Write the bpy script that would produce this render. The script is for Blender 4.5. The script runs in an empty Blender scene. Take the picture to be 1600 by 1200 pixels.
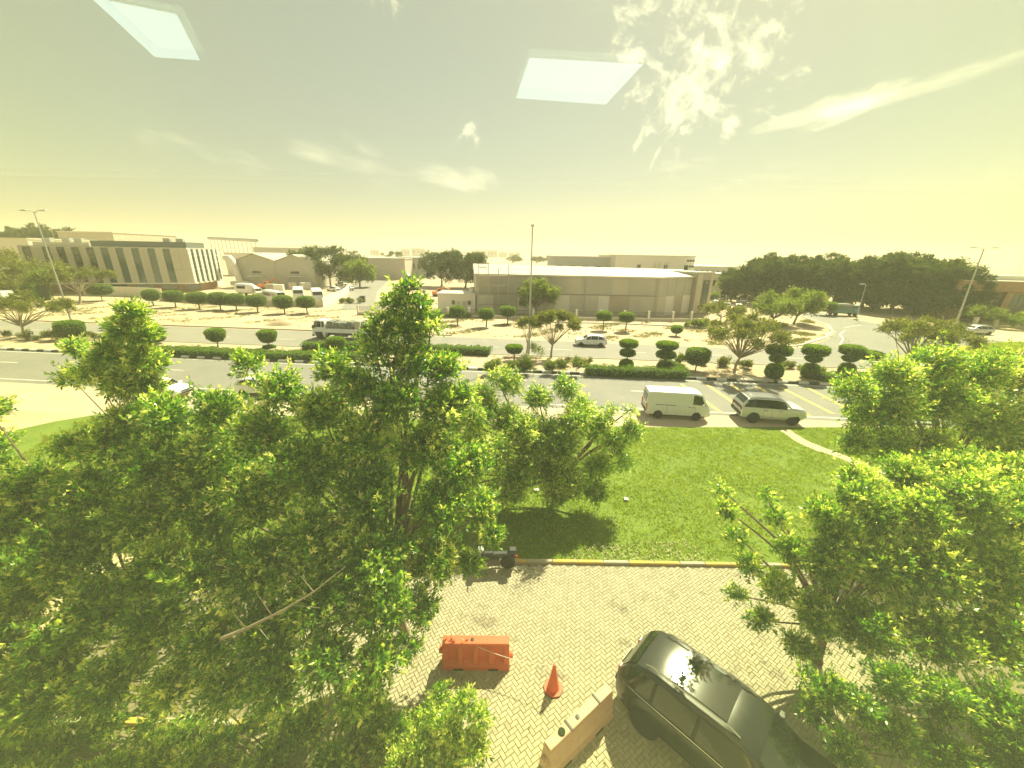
import bpy, math, random
import numpy as np
from mathutils import Vector, Matrix

S = bpy.context.scene
COL = S.collection
R = math.radians
PI = math.pi
rng = np.random.default_rng(7)
random.seed(7)

# ------------------------------------------------------------------ camera
H = 11.5                                   # eye height: third floor window
FPX, CX, CY = 610.0, 800.0, 600.0          # focal length in pixels of the 1600 px frame
ROLL = math.atan2(30, 1828)
TILT = math.atan2(FPX, math.hypot(30, 1828))
cd = bpy.data.cameras.new('camera')
cam = bpy.data.objects.new('camera', cd)
COL.objects.link(cam)
cd.sensor_width = 36.0
cd.lens = 36.0 * FPX / 1600.0
cd.clip_start, cd.clip_end = 0.02, 9000
cam.matrix_world = (Matrix.Translation((0, 0, H)) @ Matrix.Rotation(PI / 2 - TILT, 4, 'X') @ Matrix.Rotation(ROLL, 4, 'Z'))
S.camera = cam

def ray(px, py):
    x, y = (px - CX) / FPX, (py - CY) / FPX
    c, s = math.cos(ROLL), math.sin(ROLL)
    u, v = x * c + y * s, -x * s + y * c
    return u, math.cos(TILT) - v * math.sin(TILT), -(math.sin(TILT) + v * math.cos(TILT))
def gp(px, py, z=0.0):                     # point of the horizontal plane z seen at a pixel of the photograph
    r = ray(px, py); t = (z - H) / r[2]
    return Vector((r[0] * t, r[1] * t, z))
def at(px, py, Y):                         # point seen at a pixel, Y metres in front of the window
    r = ray(px, py); t = Y / r[1]
    return Vector((r[0] * t, Y, H + r[2] * t))

# ------------------------------------------------------------------ sky, sun, exposure
SUN_EL, SUN_AZ = 50.0, 31.0                # azimuth measured from +Y towards +X
W = bpy.data.worlds.new('World'); S.world = W; W.use_nodes = True
wt = W.node_tree; wt.nodes.clear()
def wn(kind, **kw):
    n = wt.nodes.new(kind)
    for k, v in kw.items(): setattr(n, k, v)
    return n
def wl(a, b): wt.links.new(a, b)
def wm(op, a, b=None, c=None, clamp=False):
    n = wn('ShaderNodeMath', operation=op, use_clamp=clamp)
    for i, v in enumerate((a, b, c)):
        if v is None: continue
        if isinstance(v, (int, float)): n.inputs[i].default_value = v
        else: wl(v, n.inputs[i])
    return n.outputs[0]
sky = wn('ShaderNodeTexSky', sky_type='NISHITA')
sky.sun_disc = False
sky.sun_elevation = R(SUN_EL); sky.sun_rotation = R(SUN_AZ)
sky.air_density = 1.0; sky.dust_density = 1.0; sky.ozone_density = 1.0; sky.altitude = 0
tc = wn('ShaderNodeTexCoord')
sep = wn('ShaderNodeSeparateXYZ'); wl(tc.outputs['Generated'], sep.inputs[0])
# thin dusty cloud veil everywhere, plus a few cloud fields placed by direction
def cloud(px, py, ax_px, half_w, half_h, scale, stretch, lo, hi, gain, seed):
    c = Vector(ray(px, py)).normalized(); a = Vector(ray(*ax_px)).normalized()
    u = (a - c * a.dot(c)).normalized(); v = c.cross(u)
    def dot(vec):
        n = wn('ShaderNodeVectorMath', operation='DOT_PRODUCT'); wl(tc.outputs['Generated'], n.inputs[0]); n.inputs[1].default_value = vec
        return n.outputs['Value']
    du, dv, dc = dot(u), dot(v), dot(c)
    r2 = wm('ADD', wm('POWER', wm('ABSOLUTE', wm('DIVIDE', du, half_w)), 2.0), wm('POWER', wm('ABSOLUTE', wm('DIVIDE', dv, half_h)), 2.0))
    fall = wm('MULTIPLY', wm('SUBTRACT', 1.0, r2, clamp=True), wm('GREATER_THAN', dc, 0.0))
    cmb = wn('ShaderNodeCombineXYZ'); wl(wm('MULTIPLY', du, stretch), cmb.inputs[0]); wl(dv, cmb.inputs[1]); cmb.inputs[2].default_value = seed
    nz = wn('ShaderNodeTexNoise'); nz.inputs['Scale'].default_value = scale; nz.inputs['Detail'].default_value = 9
    nz.inputs['Roughness'].default_value = 0.62; nz.inputs['Distortion'].default_value = 0.25; wl(cmb.outputs[0], nz.inputs['Vector'])
    s = wm('MULTIPLY_ADD', wm('SQRT', fall), 0.34, nz.outputs['Fac'])
    mr = wn('ShaderNodeMapRange', interpolation_type='SMOOTHSTEP'); wl(s, mr.inputs[0])
    mr.inputs[1].default_value, mr.inputs[2].default_value = lo, hi
    return wm('MULTIPLY', mr.outputs[0], gain)
clouds = [
    cloud(1100, 70, (1000, 10), .26, .20, 22, .8, .78, .98, .62, 1),
    cloud(1070, 140, (1030, 230), .24, .10, 26, .6, .79, .98, .6, 8),
    cloud(1430, 132, (1600, 84), .26, .022, 14, .22, .74, 1.02, .6, 3),
    cloud(1300, 172, (1400, 142), .12, .030, 14, .4, .70, .95, .8, 5),
    cloud(680, 255, (760, 282), .22, .055, 11, .35, .76, 1.02, .45, 9),
    cloud(560, 250, (740, 305), .20, .05, 6, .3, .74, 1.0, .45, 12),
    cloud(280, 215, (420, 262), .22, .06, 9, .3, .80, 1.04, .5, 14),
    cloud(1100, 265, (1300, 262), .30, .07, 7, .25, .82, 1.05, .6, 17),
    cloud(740, 215, (760, 200), .06, .05, 15, 1, .82, .98, .7, 19),
    cloud(1560, 250, (1600, 200), .2, .1, 8, .4, .84, 1.1, .4, 23),
    cloud(610, 18, (700, 30), .07, .04, 14, 1, .80, .98, .6, 27),
]
tot = clouds[0]
for c_ in clouds[1:]: tot = wm('ADD', tot, c_)
tot = wm('MINIMUM', tot, 1.0)
SKY = 0.072
tint = wn('ShaderNodeMix', data_type='RGBA', blend_type='MULTIPLY'); tint.inputs[0].default_value = 1.0
wl(sky.outputs[0], tint.inputs[6]); tint.inputs[7].default_value = (1.12, 1.0, 0.72, 1)   # dusty desert air
veil = wn('ShaderNodeMix', data_type='RGBA'); veil.inputs[0].default_value = .52; wl(tint.outputs[2], veil.inputs[6]); veil.inputs[7].default_value = (3.1, 2.85, 3.3, 1)
mixc = wn('ShaderNodeMix', data_type='RGBA'); wl(tot, mixc.inputs[0]); wl(veil.outputs[2], mixc.inputs[6]); mixc.inputs[7].default_value = (11.0, 10.3, 8.8, 1)
bg = wn('ShaderNodeBackground'); wl(mixc.outputs[2], bg.inputs[0]); bg.inputs[1].default_value = SKY
wo = wn('ShaderNodeOutputWorld'); wl(bg.outputs[0], wo.inputs[0])

sd = bpy.data.lights.new('sun', 'SUN'); sd.energy = 4.8; sd.angle = R(0.53); sd.color = (1.0, 0.95, 0.84)
sun = bpy.data.objects.new('sun', sd); COL.objects.link(sun)
sv = Vector((math.sin(R(SUN_AZ)) * math.cos(R(SUN_EL)), math.cos(R(SUN_AZ)) * math.cos(R(SUN_EL)), math.sin(R(SUN_EL))))
sun.rotation_euler = sv.to_track_quat('Z', 'Y').to_euler(); sun.location = (0, 0, 80)

S.view_settings.view_transform = 'Standard'; S.view_settings.look = 'None'
S.view_settings.exposure = 1.02; S.view_settings.gamma = 1.0; S.view_settings.use_curve_mapping = False
S.render.engine = 'CYCLES'
S.cycles.use_denoising = True
S.cycles.max_bounces = 8; S.cycles.diffuse_bounces = 5; S.cycles.glossy_bounces = 3; S.cycles.transmission_bounces = 4
S.cycles.volume_bounces = 1; S.cycles.transparent_max_bounces = 8
S.cycles.sample_clamp_indirect = 6; S.cycles.caustics_reflective = False; S.cycles.caustics_refractive = False

# ------------------------------------------------------------------ materials
MATS = {}
def mat(name, col, rough=.8, metal=0., spec=.5, var=None, vscale=3., bump=0., bscale=20., attr=None, emit=None, trans=0., wear=None, world=False):
    """Principled; var = second colour mixed in by noise, attr = colour ramp driven by a per-face 'tone' attribute, wear = (colour, scale, amount)"""
    m = bpy.data.materials.new(name); m.use_nodes = True
    t = m.node_tree; N = t.nodes; b = N['Principled BSDF']
    b.inputs['Roughness'].default_value = rough; b.inputs['Metallic'].default_value = metal
    b.inputs['Specular IOR Level'].default_value = spec
    b.inputs['Base Color'].default_value = (*col, 1)
    L = t.links.new
    out = None
    tcn = N.new('ShaderNodeTexCoord')
    co = N.new('ShaderNodeNewGeometry').outputs['Position'] if world else tcn.outputs['Object']
    if attr is not None:
        a = N.new('ShaderNodeAttribute'); a.attribute_name = 'tone'
        r = N.new('ShaderNodeValToRGB'); L(a.outputs['Fac'], r.inputs[0])
        r.color_ramp.elements[0].color = (*attr[0], 1); r.color_ramp.elements[1].color = (*attr[-1], 1)
        for i, c in enumerate(attr[1:-1]):
            e = r.color_ramp.elements.new((i + 1) / (len(attr) - 1)); e.color = (*c, 1)
        out = r.outputs[0]
    if var is not None:
        n = N.new('ShaderNodeTexNoise'); n.inputs['Scale'].default_value = vscale; n.inputs['Detail'].default_value = 6; n.inputs['Roughness'].default_value = .65
        L(co, n.inputs['Vector'])
        mr = N.new('ShaderNodeMapRange'); mr.inputs[1].default_value = .35; mr.inputs[2].default_value = .65; L(n.outputs[0], mr.inputs[0])
        x = N.new('ShaderNodeMix'); x.data_type = 'RGBA'; L(mr.outputs[0], x.inputs[0])
        if out is None: x.inputs[6].default_value = (*col, 1)
        else: L(out, x.inputs[6])
        x.inputs[7].default_value = (*var, 1); out = x.outputs[2]
    if wear is not None:
        n = N.new('ShaderNodeTexNoise'); n.inputs['Scale'].default_value = wear[1]; n.inputs['Detail'].default_value = 8; n.inputs['Roughness'].default_value = .7
        L(co, n.inputs['Vector'])
        mr = N.new('ShaderNodeMapRange'); mr.inputs[1].default_value = 1 - wear[2]; mr.inputs[2].default_value = 1.1 - wear[2]; L(n.outputs[0], mr.inputs[0])
        x = N.new('ShaderNodeMix'); x.data_type = 'RGBA'; L(mr.outputs[0], x.inputs[0])
        if out is None: x.inputs[6].default_value = (*col, 1)
        else: L(out, x.inputs[6])
        x.inputs[7].default_value = (*wear[0], 1); out = x.outputs[2]
    if out is not None: L(out, b.inputs['Base Color'])
    if bump:
        n = N.new('ShaderNodeTexNoise'); n.inputs['Scale'].default_value = bscale; n.inputs['Detail'].default_value = 7
        L(co, n.inputs['Vector'])
        bp = N.new('ShaderNodeBump'); bp.inputs['Strength'].default_value = 1; bp.inputs['Distance'].default_value = bump
        L(n.outputs[0], bp.inputs['Height']); L(bp.outputs[0], b.inputs['Normal'])
    if emit: b.inputs['Emission Color'].default_value = (*emit[0], 1); b.inputs['Emission Strength'].default_value = emit[1]
    if trans:                                     # leaves: light shines through
        tr = N.new('ShaderNodeBsdfTranslucent'); mx = N.new('ShaderNodeMixShader'); mx.inputs[0].default_value = trans
        g = N.new('ShaderNodeMix'); g.data_type = 'RGBA'; g.blend_type = 'MULTIPLY'; g.inputs[0].default_value = 1; g.inputs[7].default_value = (2.1, 2.1, .7, 1)
        if out is not None: L(out, g.inputs[6])
        else: g.inputs[6].default_value = (*col, 1)
        L(g.outputs[2], tr.inputs[0])
        L(b.outputs[0], mx.inputs[1]); L(tr.outputs[0], mx.inputs[2]); L(mx.outputs[0], N['Material Output'].inputs[0])
    MATS[name] = m
    return m
M = MATS
mat('sand', (.60, .47, .31), .95, var=(.47, .36, .23), vscale=.12, bump=.05, bscale=1.3, wear=((.34, .29, .17), .45, .42))
mat('road_sand', (.58, .48, .34), .95, var=(.50, .41, .28), vscale=.5, bump=.02, bscale=5)
mat('asphalt', (.215, .205, .18), .85, var=(.255, .24, .205), vscale=.25, bump=.006, bscale=40, wear=((.30, .275, .22), .6, .40))
mat('asphalt2', (.25, .235, .20), .88, var=(.30, .275, .225), vscale=.2, bump=.006, bscale=40, wear=((.36, .32, .25), .35, .42))
mat('line_white', (.66, .64, .56), .7, wear=((.35, .33, .28), 6, .4))
mat('line_yellow', (.66, .50, .13), .7, wear=((.42, .36, .2), 6, .4))
mat('kerb_black', (.035, .035, .033), .7, wear=((.2, .18, .15), 5, .4))
mat('kerb_white', (.72, .70, .62), .7, wear=((.42, .38, .3), 5, .42))
mat('kerb_yellow', (.60, .43, .10), .8, wear=((.42, .36, .24), 5, .47))
mat('kerb_faded', (.46, .42, .33), .85, wear=((.3, .27, .2), 4, .42))
mat('kerb_grey', (.30, .27, .22), .85, wear=((.2, .17, .13), 4, .4))
mat('lawn', (.13, .20, .018), .95, var=(.18, .25, .03), vscale=.5, bump=.05, bscale=12, wear=((.28, .2, .08), .35, .36))
mat('grass_blade', (.1, .2, .02), .6, attr=((.14, .20, .012), (.24, .31, .018), (.38, .39, .06)), trans=.45)
mat('scrub', (.2, .2, .08), .8, attr=((.10, .12, .035), (.20, .20, .08), (.34, .29, .15)), trans=.25)
mat('litter', (.5, .42, .26), .8, attr=((.34, .27, .15), (.58, .50, .32)))
mat('paver', (.42, .37, .27), .85, attr=((.37, .325, .235), (.42, .37, .27), (.465, .41, .30)), bump=.004, bscale=30, wear=((.25, .215, .16), .7, .44), world=True)
mat('joint_sand', (.24, .205, .145), .95)
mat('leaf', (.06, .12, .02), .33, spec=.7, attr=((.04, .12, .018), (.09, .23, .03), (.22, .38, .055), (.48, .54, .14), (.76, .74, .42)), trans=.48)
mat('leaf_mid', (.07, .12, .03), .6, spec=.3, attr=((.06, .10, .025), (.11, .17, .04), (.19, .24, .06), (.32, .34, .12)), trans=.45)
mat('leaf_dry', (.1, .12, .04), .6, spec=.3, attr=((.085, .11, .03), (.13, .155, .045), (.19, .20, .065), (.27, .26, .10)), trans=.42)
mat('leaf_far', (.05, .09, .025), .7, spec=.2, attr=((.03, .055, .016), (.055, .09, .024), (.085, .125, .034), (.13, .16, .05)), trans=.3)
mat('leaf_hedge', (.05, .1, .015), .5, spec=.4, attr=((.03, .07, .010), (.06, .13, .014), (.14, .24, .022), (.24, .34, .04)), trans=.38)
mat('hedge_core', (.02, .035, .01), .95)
mat('bark', (.23, .18, .13), .9, var=(.13, .10, .07), vscale=4, bump=.02, bscale=14)
mat('bark_pale', (.36, .31, .23), .85, var=(.22, .18, .13), vscale=5, bump=.01, bscale=14)
mat('galv', (.46, .46, .42), .45, metal=.35)
mat('white_paint', (.80, .80, .77), .32, spec=.6, wear=((.62, .58, .48), 2.5, .33))
mat('white_wall', (.72, .69, .60), .8, wear=((.5, .45, .36), 1.2, .38))
mat('cream_wall', (.58, .53, .43), .85, var=(.50, .45, .36), vscale=.6)
mat('grey_clad', (.44, .42, .355), .6, var=(.48, .46, .39), vscale=.4)
mat('pale_clad', (.50, .46, .36), .6, var=(.56, .52, .42), vscale=.3, wear=((.36, .31, .22), 1.5, .36))
mat('pink_clad', (.44, .36, .28), .7, var=(.48, .41, .32), vscale=.5)
mat('metal_roof', (.62, .57, .44), .5, var=(.55, .49, .37), vscale=.15)
mat('roof_white', (.70, .67, .58), .5, var=(.6, .56, .47), vscale=.2)
mat('panel_stone', (.44, .41, .34), .5, attr=((.40, .37, .30), (.48, .45, .375)))
mat('glass_dark', (.012, .022, .024), .06, spec=.9)
mat('glass_blue', (.03, .075, .085), .1, spec=.9, var=(.02, .045, .055), vscale=.15)
mat('glass_car', (.012, .015, .014), .05, spec=.9)
mat('black', (.018, .018, .018), .5)
mat('rubber', (.022, .022, .022), .8)
mat('rim', (.42, .42, .41), .3, metal=.8)
mat('rim_dark', (.06, .06, .06), .35, metal=.5)
mat('suv_dark', (.022, .024, .022), .2, spec=.7)
mat('suv_silver', (.64, .65, .63), .28, metal=.15, spec=.7)
mat('silver', (.52, .53, .53), .3, metal=.4)
mat('red_lens', (.45, .03, .02), .25)
mat('amber_lens', (.7, .28, .04), .3)
mat('lamp_lens', (.75, .76, .74), .1)
mat('chrome', (.6, .6, .58), .15, metal=.9)
mat('orange_plastic', (.68, .13, .05), .45, spec=.4, wear=((.55, .17, .08), 5, .38))
mat('cone_orange', (.70, .10, .03), .5)
mat('pink_plastic', (.62, .42, .30), .6, var=(.55, .34, .24), vscale=4, wear=((.4, .27, .19), 8, .4))
mat('brick_tan', (.40, .26, .16), .85, var=(.34, .22, .14), vscale=2)
mat('slate', (.13, .15, .13), .5)
mat('teal', (.08, .20, .20), .5)
mat('orange_machine', (.75, .22, .04), .5)
mat('tarp', (.24, .25, .20), .7, var=(.15, .16, .125), vscale=3, bump=.05, bscale=6)
mat('timber', (.34, .25, .15), .8)
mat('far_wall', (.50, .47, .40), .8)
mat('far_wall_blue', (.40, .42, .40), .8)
mat('fence_dark', (.10, .10, .09), .6)
mat('sign_red', (.60, .03, .03), .5)
mat('plaster', (.78, .75, .74), .9)
mat('carpet', (.30, .29, .27), .95)
mat('light_panel', (.9, .9, .9), .5, emit=((.80, 1., .98), 2.1))
mat('rope', (.75, .68, .6), .8)
m = bpy.data.materials.new('haze_air'); m.use_nodes = True; t = m.node_tree; t.nodes.remove(t.nodes['Principled BSDF'])
pv = t.nodes.new('ShaderNodeVolumePrincipled'); pv.inputs['Color'].default_value = (.97, .92, .72, 1); pv.inputs['Density'].default_value = .0005; pv.inputs['Anisotropy'].default_value = .15
t.links.new(pv.outputs[0], t.nodes['Material Output'].inputs['Volume']); M['haze_air'] = m
m = bpy.data.materials.new('tinted_glass'); m.use_nodes = True; t = m.node_tree; t.nodes.remove(t.nodes['Principled BSDF'])
va = t.nodes.new('ShaderNodeVolumeAbsorption'); va.inputs['Color'].default_value = (.95, 1, .48, 1); va.inputs['Density'].default_value = 44.
vs_ = t.nodes.new('ShaderNodeVolumeScatter'); vs_.inputs['Color'].default_value = (.93, 1, .93, 1); vs_.inputs['Density'].default_value = 3.2; vs_.inputs['Anisotropy'].default_value = 0.1   # scatter added to imitate the veil of room reflections on the pane
vad = t.nodes.new('ShaderNodeAddShader'); t.links.new(va.outputs[0], vad.inputs[0]); t.links.new(vs_.outputs[0], vad.inputs[1])
t.links.new(vad.outputs[0], t.nodes['Material Output'].inputs['Volume']); M['tinted_glass'] = m
m = bpy.data.materials.new('coated_glass'); m.use_nodes = True; t = m.node_tree; t.nodes.remove(t.nodes['Principled BSDF'])
gl = t.nodes.new('ShaderNodeBsdfGlossy'); gl.inputs['Roughness'].default_value = 0.0; gl.inputs['Color'].default_value = (.95, 1, .97, 1)
tr = t.nodes.new('ShaderNodeBsdfTransparent'); fr = t.nodes.new('ShaderNodeFresnel'); fr.inputs[0].default_value = 1.55
ml = t.nodes.new('ShaderNodeMath'); ml.operation = 'MULTIPLY'; ml.inputs[1].default_value = 1.6; t.links.new(fr.outputs[0], ml.inputs[0])
gm = t.nodes.new('ShaderNodeMix'); gm.data_type = 'RGBA'; gm.inputs[6].default_value = (0, 0, 0, 1); gm.inputs[7].default_value = (.95, 1, .97, 1); t.links.new(ml.outputs[0], gm.inputs[0]); t.links.new(gm.outputs[2], gl.inputs['Color'])
mx = t.nodes.new('ShaderNodeAddShader'); t.links.new(tr.outputs[0], mx.inputs[0]); t.links.new(gl.outputs[0], mx.inputs[1])
t.links.new(mx.outputs[0], t.nodes['Material Output'].inputs['Surface']); M['coated_glass'] = m; M['coated_glass2'] = m2 = m.copy(); m2.name = 'coated_glass2'
[setattr(n.inputs[1], 'default_value', .35) for n in m2.node_tree.nodes if n.type == 'MATH']

# ------------------------------------------------------------------ builders
def tag(o, label=None, cat=None, group=None, kind=None):
    if label: o['label'] = label
    if cat: o['category'] = cat
    if group: o['group'] = group
    if kind: o['kind'] = kind
    return o
def empty(name, loc=(0, 0, 0), rz=0., label=None, cat=None, group=None, kind=None):
    o = bpy.data.objects.new(name, None); COL.objects.link(o); o.location = loc; o.rotation_euler = (0, 0, rz); o.empty_display_size = .2
    return tag(o, label, cat, group, kind)
def link(name, me, parent=None, loc=None, rz=None):
    o = bpy.data.objects.new(name, me); COL.objects.link(o); o.parent = parent
    if loc is not None: o.location = loc
    if rz is not None: o.rotation_euler = (0, 0, rz)
    return o
def copy_tree(o, parent=None, loc=None, rz=None):
    c = o.copy(); COL.objects.link(c); c.parent = parent
    if loc is not None: c.location = loc
    if rz is not None: c.rotation_euler = (0, 0, rz)
    for ch in [x for x in o.children]: copy_tree(ch, c)
    return c
class MB:
    def __init__(s): s.v = []; s.f = []
    def add(s, vs, fs):
        k = len(s.v); s.v += [tuple(p) for p in vs]; s.f += [tuple(i + k for i in f) for f in fs]; return s
    def box(s, x0, x1, y0, y1, z0, z1, b=0., rz=0., o=(0, 0, 0)):
        if b:
            vs = []; 
            for z, i in ((z0, b), (z0 + b, 0), (z1 - b, 0), (z1, b)):
                for x, y in ((x0 + i, y0 + i), (x1 - i, y0 + i), (x1 - i, y1 - i), (x0 + i, y1 - i)): vs.append((x, y, z))
            fs = [(3, 2, 1, 0), (12, 13, 14, 15)]
            for r_ in range(3):
                for c in range(4): a = r_ * 4 + c; d = r_ * 4 + (c + 1) % 4; fs.append((a, d, d + 4, a + 4))
        else:
            vs = [(x, y, z) for z in (z0, z1) for x, y in ((x0, y0), (x1, y0), (x1, y1), (x0, y1))]
            fs = [(3, 2, 1, 0), (4, 5, 6, 7), (0, 1, 5, 4), (1, 2, 6, 5), (2, 3, 7, 6), (3, 0, 4, 7)]
        if rz or o != (0, 0, 0):
            c_, s_ = math.cos(rz), math.sin(rz)
            vs = [(x * c_ - y * s_ + o[0], x * s_ + y * c_ + o[1], z + o[2]) for x, y, z in vs]
        return s.add(vs, fs)
    def tube(s, pts, rad, n=8, caps=True):
        pts = [Vector(p) for p in pts]
        if isinstance(rad, (int, float)): rad = [rad] * len(pts)
        vs = []; up = Vector((0, 0, 1))
        for i, p in enumerate(pts):
            d = (pts[min(i + 1, len(pts) - 1)] - pts[max(i - 1, 0)]).normalized()
            a = d.cross(up if abs(d.z) < .95 else Vector((1, 0, 0))).normalized(); b = d.cross(a)
            for k in range(n):
                t = 2 * PI * k / n; vs.append(p + (a * math.cos(t) + b * math.sin(t)) * rad[i])
        fs = [(r_ * n + k, r_ * n + (k + 1) % n, (r_ + 1) * n + (k + 1) % n, (r_ + 1) * n + k) for r_ in range(len(pts) - 1) for k in range(n)]
        if caps: fs += [tuple(range(n))[::-1], tuple(range((len(pts) - 1) * n, len(pts) * n))]
        return s.add(vs, fs)
    def prism(s, poly, z0, z1):
        n = len(poly)
        vs = [(p[0], p[1], z0) for p in poly] + [(p[0], p[1], z1) for p in poly]
        return s.add(vs, [tuple(range(n))[::-1], tuple(range(n, 2 * n))] + [(i, (i + 1) % n, (i + 1) % n + n, i + n) for i in range(n)])
    def lathe(s, prof, n=24, o=(0, 0, 0), axis='z'):
        vs = []
        for r_, z in prof:
            for k in range(n):
                t = 2 * PI * k / n; x, y = r_ * math.cos(t), r_ * math.sin(t)
                vs.append((x + o[0], y + o[1], z + o[2]) if axis == 'z' else (x + o[0], z + o[1], y + o[2]))
        m_ = len(prof)
        fs = [(a * n + k, a * n + (k + 1) % n, (a + 1) * n + (k + 1) % n, (a + 1) * n + k) for a in range(m_ - 1) for k in range(n)]
        if prof[0][0] > 1e-6: fs.append(tuple(range(n))[::-1])
        if prof[-1][0] > 1e-6: fs.append(tuple(range((m_ - 1) * n, m_ * n)))
        return s.add(vs, fs)
    def mesh(s, name, m, smooth=False):
        me = bpy.data.meshes.new(name); me.from_pydata(s.v, [], s.f); me.materials.append(M[m] if isinstance(m, str) else m)
        if smooth:
            me.polygons.foreach_set('use_smooth', [True] * len(me.polygons)); me.set_sharp_from_angle(angle=R(smooth if smooth > 1 else 38))
        me.update(); return me
    def build(s, name, m, parent=None, smooth=False, kind=None, label=None):
        o = link(name, s.mesh(name, m, smooth), parent)
        return tag(o, label=label, kind=kind)
def quads_mesh(name, V, m, tone=None, k=4):
    """V: (n*k,3) array, every k vertices one face"""
    n = len(V) // k; me = bpy.data.meshes.new(name)
    me.vertices.add(n * k); me.vertices.foreach_set('co', np.ascontiguousarray(V, dtype=np.float32).ravel())
    me.loops.add(n * k); me.loops.foreach_set('vertex_index', np.arange(n * k, dtype=np.int32))
    me.polygons.add(n); me.polygons.foreach_set('loop_start', np.arange(0, n * k, k, dtype=np.int32))
    try: me.polygons.foreach_set('loop_total', np.full(n, k, dtype=np.int32))
    except Exception: pass
    me.materials.append(M[m])
    if tone is not None:
        a = me.attributes.new('tone', 'FLOAT', 'FACE'); a.data.foreach_set('value', np.asarray(tone, dtype=np.float32))
    me.update(calc_edges=True); return me
def norm(a): return a / (np.linalg.norm(a, axis=1, keepdims=True) + 1e-9)
def leaves(P, D, m_, ll, lw, spread, tone0, tone_j=.18, droop=0.):
    """P sprig bases, D unit directions; m_ leaves round each sprig. Returns quad verts and tones"""
    n = len(P)
    s = rng.random((n, m_)) ; P2 = np.repeat(P, m_, 0) ; D2 = np.repeat(D, m_, 0); s = s.ravel()
    rnd = norm(rng.normal(size=(n * m_, 3)))
    side = norm(rnd - D2 * (rnd * D2).sum(1, keepdims=True))
    ld = norm(D2 * (.35 + .75 * s[:, None]) + side * (1.1 - .6 * s[:, None]) + np.array([0, 0, -droop]))
    base = P2 + D2 * (s[:, None] * spread)
    L_ = ll * (.65 + .6 * rng.random(n * m_))[:, None]; Wd = lw * (.7 + .6 * rng.random(n * m_))[:, None]
    w = norm(np.cross(ld, norm(D2 + .8 * rng.normal(size=D2.shape)))) * Wd * .5
    nrm = np.cross(ld, w); nrm = norm(nrm) * L_ * .10
    V = np.stack([base, base + ld * L_ * .45 + w + nrm, base + ld * L_, base + ld * L_ * .45 - w + nrm], 1).reshape(-1, 3)
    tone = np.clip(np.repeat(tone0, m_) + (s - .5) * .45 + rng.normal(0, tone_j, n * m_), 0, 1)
    return V, tone
def crown_sprigs(clumps, n, tips=26, squash=.85, inner=.25, up=.5):
    C = np.array([c[:3] for c in clumps]); rad = np.array([c[3] for c in clumps])
    wgt = rad ** 2.2; k = rng.choice(len(C), n, p=wgt / wgt.sum())
    T = norm(rng.normal(size=(len(C), tips, 3))); T[..., 2] *= squash
    T *= (.35 + 1.0 * rng.random((len(C), tips, 1)) ** .8)
    ti = rng.integers(0, tips, n)
    tip = T[k, ti]
    isin = rng.random(n) < inner
    rr = np.where(isin, rng.random(n) * .8, 1.0)[:, None]
    P = C[k] + tip * rad[k][:, None] * rr + rng.normal(size=(n, 3)) * (rad[k] * .155)[:, None]
    D = norm(norm(P - C[k]) + np.array([0, 0, up]) + rng.normal(size=(n, 3)) * .45)
    # tone: new growth outside, older within; sunlit tops and highlights put into the colour
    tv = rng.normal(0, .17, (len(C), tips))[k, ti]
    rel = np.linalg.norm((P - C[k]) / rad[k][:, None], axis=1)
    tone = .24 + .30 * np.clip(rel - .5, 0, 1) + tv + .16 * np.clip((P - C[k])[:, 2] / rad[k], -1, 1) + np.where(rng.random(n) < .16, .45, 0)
    return P, D, tone
def limbs(base, clumps, r0, fork=.35, n=7, twig=True, mb=None):
    """tapered trunk from base and limbs to clump centres"""
    mb = mb or MB(); base = Vector(base); cs = [Vector(c[:3]) for c in clumps]
    mean = sum(cs, Vector()) / len(cs)
    zmin = min(c.z for c in cs)
    fk = base.lerp(mean, fork); fk.z = max(base.z + .3, min(fk.z, zmin + .1) if zmin > base.z + .6 else fk.z)
    mid = base.lerp(fk, .5) + Vector((random.uniform(-.05, .05), random.uniform(-.05, .05), 0)) * (fk - base).length
    mb.tube([base, base.lerp(mid, .15), mid, fk], [r0 * 1.35, r0, r0 * .85, r0 * .7], n)
    for c in cs:
        L_ = (c - fk).length; m1 = fk.lerp(c, .45) + Vector((random.uniform(-1, 1), random.uniform(-1, 1), random.uniform(-.2, .9))) * L_ * .10
        r1 = r0 * min(.42, .16 + .06 * L_)
        mb.tube([fk, m1, c], [r1, r1 * .65, r1 * .25], max(4, n - 2), False)
    return mb
def twigs(mb, clumps, per, r, n=4):
    for c in clumps:
        c0 = Vector(c[:3])
        for _ in range(per):
            d = Vector((random.gauss(0, 1), random.gauss(0, 1), random.gauss(.2, .8))).normalized()
            e = c0 + d * c[3] * random.uniform(.8, 1.05); m1 = c0.lerp(e, .5) + Vector((random.uniform(-1, 1), random.uniform(-1, 1), random.uniform(-1, 1))) * c[3] * .12
            mb.tube([c0, m1, e], [r, r * .6, r * .2], n, False)
def poly_sheet(name, pts, z, m, parent=None, kind='structure', grid=None):
    """flat sheet from world xy corners"""
    mb = MB(); mb.add([(p[0], p[1], z) for p in pts], [tuple(range(len(pts)))])
    o = mb.build(name, m, parent)
    if parent is None: tag(o, kind=kind)
    return o
def inpoly(P, poly):
    x, y = P[:, 0], P[:, 1]; ins = np.zeros(len(P), bool); j = len(poly) - 1
    for i in range(len(poly)):
        xi, yi, xj, yj = *poly[i][:2], *poly[j][:2]
        c = ((yi > y) != (yj > y)) & (x < (xj - xi) * (y - yi) / (yj - yi + 1e-12) + xi); ins ^= c; j = i
    return ins
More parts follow.
